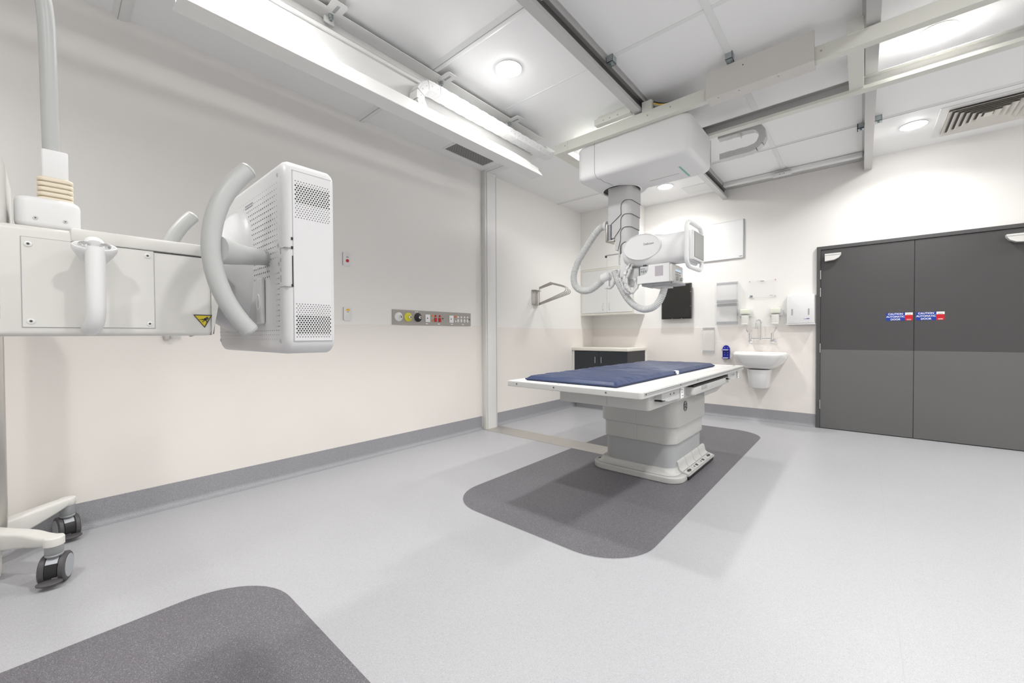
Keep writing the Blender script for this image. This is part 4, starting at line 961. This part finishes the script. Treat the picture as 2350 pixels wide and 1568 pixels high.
for y, m in ((2.62, ORNG), (2.935, ORNG)):
    B().cyl(m, (XW+0.010, y, 1.310), (XW+0.014, y, 1.310), 0.011, seg=16).build('indicator_lamp', sp)
    B().cyl(ORNG if y < 2.8 else WHITE, (XW+0.010, y, 1.258), (XW+0.014, y, 1.258), 0.0095, seg=16).build('indicator_lamp', sp)
for y in (2.66, 2.715):
    B().cyl(REDS, (XW+0.010, y, 1.308), (XW+0.015, y, 1.308), 0.011, seg=16).build('switch', sp)
    B().vbox(REDS, XW+0.010, XW+0.018, y-0.015, y+0.015, 1.247, 1.288, 0.003).build('socket', sp, label='red power socket')
for k in range(4):
    y = 2.972+k*0.047
    B().cyl(WHITE, (XW+0.010, y, 1.306), (XW+0.014, y, 1.306), 0.011, seg=16).build('switch', sp)
    B().rev(WHITE, (XW+0.010, y, 1.266), (1, 0, 0), [(0, 1), (0.004, 0.95), (0.006, 0.5), (0.006, 0.01)], 20, sx=0.013, u=(0, 1, 0), sv=0.019).disc(TEXT, (XW+0.0165, y, 1.266), (1, 0, 0), 0.003, 6).build('socket', sp)
wb = B().box(STEEL, XW+0.004, XW+0.03, 0.48, 0.512, 1.083, 1.16, 0.004).box(ACRE, XW+0.004, XW+0.02, 0.515, 0.57, 1.088, 1.15, 0.002)
wb.build('wall_clip', **T('small steel and clear plastic clip on the left wall under the detector arm', 'wall clip'))
# apron hanger
hg = thing('apron_hanger', 'stainless wall rack with several swinging hanger bars beyond the white wall post', 'hanger rack', (XW, 4.37, 1.62))
b = B().box(STEEL, XW+0.001, XW+0.006, 4.30, 4.445, 1.515, 1.72, 0.001, 1).box(STEEL, XW+0.006, XW+0.05, 4.31, 4.45, 1.700, 1.705)
b.box(STEEL, XW+0.006, XW+0.05, 4.312, 4.45, 1.519, 1.524, 0.001, 1).box(STEEL, XW+0.006, XW+0.05, 4.312, 4.45, 1.715, 1.713, 0.001, 1)
b.cyl(STEEL, (XW+0.035, 4.43, 1.51), (XW+0.035, 4.43, 1.765), 0.006, seg=12)
for y, z in ((4.335, 1.56), (4.41, 1.56), (4.335, 1.68), (4.41, 1.68), (4.37, 1.62)): b.cyl(MGREY, (XW+0.006, y, z), (XW+0.008, y, z), 0.005, seg=10)
b.build('bracket', hg)
for k in range(4):
    yb_ = 4.43; an = math.radians(-5+4.5*k); dz = -0.007*k
    prof_ = [(0.02, 1.750), (0.03, 1.762), (0.20, 1.806), (0.225, 1.806), (0.42, 1.748), (0.465, 1.722), (0.475, 1.693), (0.455, 1.668), (0.42, 1.655), (0.04, 1.548), (0.02, 1.545)]
    pth = [(XW+0.02+d_*math.cos(an), yb_+d_*math.sin(an), z_+dz) for d_, z_ in prof_]
    B().tube(STEEL, smooth_path(pth, 6), 0.0055, 10).build('swing_bar', hg, angle=60)

# ------------------------------------------------------------------ corner joinery
B().box(WALL, XW, -2.487, 5.561, YB, 2.125, ZC).build('bulkhead', kind='structure')
wc = thing('wall_cabinet', 'white two-door wall cupboard in the far left corner', 'cupboard', (-2.93, 5.75, 1.41))
B().box(CABW, XW+0.001, -2.487, 5.575, YB-0.001, 1.41, 2.123, 0.002, 1).box(BENCH, XW+0.001, -2.487, 5.561, 5.575, 1.41, 1.438, 0.001, 1).box(BENCH, XW+0.001, -3.352, 5.561, 5.575, 1.438, 2.095).box(BENCH, -2.507, -2.487, 5.561, 5.575, 1.438, 2.095).box(BENCH, XW+0.001, -2.487, 5.561, 5.575, 2.095, 2.123, 0.001, 1).build('body', wc)
for x0, x1, hx in ((-3.349, -2.921, -2.977), (-2.918, -2.510, -2.868)):
    d = B().box(CABW, x0, x1, 5.557, 5.574, 1.441, 2.092, 0.0015, 1).build('door', wc)
    B().tube(CHROME, smooth_path([(hx, 5.557, 1.585), (hx, 5.537, 1.580), (hx, 5.532, 1.53), (hx, 5.537, 1.482), (hx, 5.557, 1.477)], 5), 0.0045, 10).build('handle', d)
bc = thing('base_cabinet', 'charcoal two-door base cupboard under the cream worktop in the corner', 'cupboard', (-2.93, 5.63, 0))
B().box(CABI, -3.34, -2.475, 5.33, YB-0.02, 0.15, 0.866).box(CABW, XW+0.0045, -3.342, 5.315, 5.345, 0.152, 0.866).box(CABW, -2.4745, -2.47, YB-0.03, YB-0.005, 0.15, 0.866).box(SKIRT, XW+0.03, -2.49, 5.375, YB-0.02, 0.0, 0.15).build('body', bc)
for x0, x1, hx in ((-3.338, -2.923, -2.972), (-2.919, -2.476, -2.872)):
    d = B().box(CABD, x0, x1, 5.311, 5.329, 0.155, 0.862, 0.0015, 1).build('door', bc)
    B().cyl(CHROME, (hx, 5.29, 0.69), (hx, 5.29, 0.78), 0.0045, seg=12).cyl(CHROME, (hx, 5.29, 0.695), (hx, 5.312, 0.695), 0.003, seg=8).cyl(CHROME, (hx, 5.29, 0.775), (hx, 5.312, 0.775), 0.003, seg=8).build('handle', d)
B().box(BENCH, XW+0.0045, -2.465, 5.29, YB-0.004, 0.868, 0.912, 0.003, 2).build('worktop', **T('cream laminate worktop in the corner on top of the charcoal cupboard', 'worktop'))

# ------------------------------------------------------------------ back wall fittings
tv = thing('monitor', 'black flat screen with a black frame hanging on the back wall', 'screen', (-2.0, YB, 1.32))
B().box(BLACK, -2.205, -1.795, YB-0.08, YB-0.03, 1.325, 1.825, 0.006, 2).build('case', tv)
b = B().box(TVB, -2.192, -1.808, YB-0.083, YB-0.079, 1.345, 1.81, 0.001, 1)
b.build('screen', tv)
B().box(MGREY, -2.06, -1.94, YB-0.03, YB-0.001, 1.45, 1.7, 0.003).build('wall_mount', tv)
b = B()
for x, z in ((-1.799, 1.70), (-1.799, 1.50), (-2.05, 1.332), (-1.92, 1.332)): b.box(LGREY, x-0.004, x+0.003, YB-0.0845, YB-0.082, z-0.004, z+0.004)
b.build('clips', tv)
wbd = thing('whiteboard', 'frameless-looking white board with a thin grey edge high on the back wall', 'whiteboard', (-1.55, YB, 2.1))
B().box(SIGNW, -1.68, -1.168, YB-0.014, YB-0.001, 2.105, 2.595, 0.002, 1).build('board', wbd)
b = B().box(MGREY, -1.1685, -1.160, YB-0.018, YB-0.001, 2.10, 2.60, 0.001, 1).box(LGREY, -1.685, -1.160, YB-0.018, YB-0.001, 2.098, 2.107, 0.001, 1).box(WHITE2, -1.685, -1.16, YB-0.018, YB-0.001, 2.593, 2.601, 0.001, 1).box(WHITE2, -1.688, -1.68, YB-0.018, YB-0.001, 2.10, 2.60, 0.001, 1)
b.box(GTEXT, -1.215, -1.178, YB-0.0148, YB-0.0138, 2.118, 2.128)
b.build('frame', wbd)
def holder(x0, x1, z0, z1, depth, label, h=0.6):
    r = thing('brochure_holder', label, 'acrylic holder', ((x0+x1)/2, YB, z0), 'clear acrylic holders on the back wall')
    B().box(ACR, x0, x1, YB-0.004, YB-0.001, z0, z1).build('back_plate', r)
    B().box(ACR, x0, x1, YB-depth, YB-depth+0.003, z0, z0+(z1-z0)*h).box(ACR, x0, x0+0.003, YB-depth, YB-0.004, z0, z0+(z1-z0)*h).box(ACRE, x1-0.003, x1, YB-depth, YB-0.004, z0, z0+(z1-z0)*h).box(ACRE, x0, x1, YB-depth, YB-0.004, z0, z0+0.003).build('pocket', r)
    b = B().box(ACRE, x0+0.004, x1-0.004, YB-0.006, YB-0.004, z1-0.036, z1-0.002).box(ACRE, x0+0.004, x1-0.004, YB-0.006, YB-0.004, z0+0.004, z0+0.036)
    for x in (x0+0.05, x1-0.035):
        for z in (z0+0.02, z1-0.02): b.cyl(MGREY, (x, YB-0.008, z), (x, YB-0.006, z), 0.0045, seg=10)
    b.build('fixing_strip', r)
holder(-1.488, -1.226, 1.525, 1.80, 0.075, 'upper clear acrylic pocket above the other one, beside the black screen', 0.98)
holder(-1.488, -1.226, 1.236, 1.515, 0.075, 'lower clear acrylic pocket of the stacked pair, beside the left soap dispenser', 0.98)
holder(-1.665, -1.505, 0.847, 1.197, 0.05, 'narrow clear acrylic holder low on the back wall, left of the blue bracket', 0.9)
gh = thing('notice_holder', 'wide clear acrylic notice sheet above the tap with a small logo at its top edge', 'sign', (-0.955, YB, 1.57))
b = B().box(ACR, -1.107, -0.804, YB-0.012, YB-0.008, 1.567, 1.792)
for x in (-1.095, -0.815):
    for z in (1.58, 1.78): b.cyl(REDS if z > 1.7 and x > -1 else MGREY, (x, YB-0.014, z), (x, YB-0.001, z), 0.0045, seg=10)
b.build('sheet', gh)
b = B().box(GTEXT, -1.09, -1.06, YB-0.0135, YB-0.012, 1.575, 1.60).box(ACRE, -1.107, -0.804, YB-0.0128, YB-0.012, 1.567, 1.571).box(LGREY, -0.875, -0.835, YB-0.0135, YB-0.012, 1.585, 1.592)
b.tube(GTEXT, [Vector((-0.995+0.014*math.cos(a), YB-0.013, 1.774+0.009*math.sin(a))) for a in [2*PI*k/20 for k in range(21)]], 0.001, 5, caps=False)
b.box(GTEXT, -0.975, -0.935, YB-0.0135, YB-0.012, 1.770, 1.778)
b.build('print', gh)
bl = thing('blue_wall_bracket', 'small royal blue plastic holder on the wall left of the basin', 'holder', (-1.366, YB, 0.775))
b = B().prism(BLUE, [(-1.41, 0.775)] + [(-1.322, 0.775), (-1.322, 0.925)] + [(-1.366+0.040*math.cos(a), 0.918+0.038*math.sin(a)) for a in [i*PI/10 for i in range(11)]] + [(-1.41, 0.925)], 'y', YB-0.010, YB-0.001)
b.build('back_plate', bl)
for z in (0.895, 0.788):
    B().vbox(BLUE, -1.412, -1.320, YB-0.06, YB-0.008, z-0.006, z+0.006, 0.015, 4).vbox(BLUEL, -1.402, -1.33, YB-0.055, YB-0.014, z+0.0055, z+0.007, 0.012, 4).box(BLUEL, -1.40, -1.333, YB-0.0615, YB-0.0595, z-0.004, z+0.0045).build('ring_shelf', bl)
b = B()
for x in (-1.383, -1.348):
    for z in (0.925, 0.86, 0.828): b.cyl(BLUEL, (x, YB-0.010, z), (x, YB-0.012, z), 0.004, seg=8)
b.build('screws', bl)
def soap(x, label):
    r = thing('soap_dispenser', label, 'soap dispenser', (x, YB, 1.2), 'soap dispensers over the basin')
    B().box(ACR, x-0.085, x+0.085, YB-0.10, YB-0.005, 1.345, 1.43, 0.006, 2).box(SOAP, x-0.055, x+0.055, YB-0.085, YB-0.01, 1.36, 1.425, 0.01, 3).build('hood', r)
    B().box(WHITE, x-0.07, x+0.07, YB-0.02, YB-0.001, 1.33, 1.40, 0.004).vbox(OFFW, x-0.04, x+0.04, YB-0.095, YB-0.02, 1.235, 1.345, 0.02, 5, 0.008).build('bottle', r)
    B().box(OFFW, x-0.035, x+0.035, YB-0.11, YB-0.05, 1.222, 1.24, 0.006, 2).build('nozzle', r)
soap(-1.135, 'left soap dispenser with a yellowish top, beside the acrylic holders')
soap(-0.805, 'right soap dispenser with a yellowish top, beside the paper towel box')
pt = thing('paper_towel_dispenser', 'white paper towel box with two dark slots beside the door frame', 'towel dispenser', (-0.55, YB, 1.22))
secs = []
for y, ins in ((YB-0.001, 0.0), (YB-0.085, 0.0), (YB-0.105, 0.006), (YB-0.110, 0.016)):
    ring = [(-0.685+ins, 1.225+ins), (-0.415-ins, 1.225+ins)]
    ring += [(-0.415-ins - (0.27-2*ins)*t, 1.565-ins + 0.022*math.sin(t*PI)) for t in [i/10 for i in range(11)]]
    secs.append([Vector((x, y, z)) for x, z in ring])
B().loft(WHITE, secs).build('cover', pt)
for x in (-0.63, -0.47):
    B().vbox(MGREY, x-0.008, x+0.008, YB-0.1115, YB-0.109, 1.325, 1.40, 0.001).build('sight_slot', pt)
B().box(WHITE2, -0.69, -0.41, YB-0.112, YB-0.02, 1.215, 1.226, 0.003, 2).build('lip', pt)
b = B().prism(SIGNB, [(-0.50, 1.277), (-0.462, 1.279), (-0.462, 1.287), (-0.488, 1.285)], 'y', YB-0.1115, YB-0.1095).box(GTEXT, -0.517, -0.494, YB-0.1112, YB-0.1095, 1.276, 1.281)
b.build('maker_mark', pt)
# tap
tp = thing('wall_tap', 'chrome wall tap with two long lever handles above the basin', 'tap', (-0.955, YB, 1.04))
yt = YB-0.075
B().cyl(CHROME, (-1.075, yt, 1.045), (-0.835, yt, 1.045), 0.008, seg=14).build('bridge_pipe', tp)
sw = [(-0.955, yt, 1.04), (-0.955, yt, 1.12), (-0.955, yt-0.002, 1.22)] + [(-0.955-0.018*(1-math.cos(a)), yt-0.05+0.05*math.cos(a), 1.235+0.045*math.sin(a)) for a in [i*PI/8 for i in range(9)]] + [(-0.991, yt-0.10, 1.205)]
B().tube(CHROME, smooth_path(sw, 4), 0.0085, 14).cyl(CHROME, (-0.991, yt-0.10, 1.205), (-0.991, yt-0.10, 1.165), 0.011, seg=14).cyl(CHROME, (-0.955, yt, 1.03), (-0.955, yt, 1.085), 0.013, seg=16).build('spout', tp)
for s, x in ((-1, -1.075), (1, -0.835)):
    h = B().cyl(CHROME, (x, yt, 1.035), (x, yt, 1.115), 0.015, seg=18).rev(CHROME, (x, YB, 1.02), (0, -1, 0), [(0.0, 0.03), (0.012, 0.028), (0.02, 0.014), (0.09, 0.013)], 20).build('valve', tp)
    B().tube(CHROME, smooth_path([(x, yt, 1.11), (x+s*0.02, yt-0.01, 1.13), (x+s*0.038, yt-0.02, 1.165), (x+s*0.042, yt-0.02, 1.19)], 5), 0.006, 10).build('lever', h)
# basin with shroud
bs = thing('wash_basin', 'white ceramic wall basin with a tapered half pedestal beneath', 'basin', (-0.96, YB, 0.85))
secs = []
cx = -0.965
def bring(hw, dp, z, pw=0.62):
    out = []
    for k in range(33):
        a = PI*k/32; c_, s_ = math.cos(a), math.sin(a)
        out.append(Vector((cx+hw*math.copysign(abs(c_)**pw, c_), YB-0.001-dp*abs(s_)**pw, z)))
    return out
outer = [(0.13, 0.20, 0.672), (0.17, 0.27, 0.680), (0.215, 0.34, 0.712), (0.255, 0.39, 0.76), (0.283, 0.42, 0.82), (0.290, 0.43, 0.845), (0.290, 0.43, 0.862), (0.284, 0.424, 0.866)]
inner = [(0.262, 0.40, 0.866), (0.255, 0.392, 0.858), (0.23, 0.36, 0.80), (0.17, 0.29, 0.75), (0.05, 0.2, 0.735)]
B().loft(CERAM, [bring(*q) for q in outer] + [bring(*q) for q in inner]).box(CERAM, cx-0.28, cx+0.28, YB-0.12, YB-0.001, 0.80, 0.880, 0.01, 3).build('bowl', bs, angle=60)
secs = [[Vector((x, YB-y, z)) for x, y in [(cx-w_, 0.001), (cx-w_, d_*0.72), (cx-w_*0.72, d_*0.93), (cx-w_*0.3, d_), (cx+w_*0.3, d_), (cx+w_*0.72, d_*0.93), (cx+w_, d_*0.72), (cx+w_, 0.001)]] for w_, d_, z in ((0.093, 0.235, 0.438), (0.098, 0.245, 0.445), (0.118, 0.27, 0.62), (0.122, 0.275, 0.668))]
B().loft(CERAM, secs).build('pedestal_shroud', bs, angle=50)
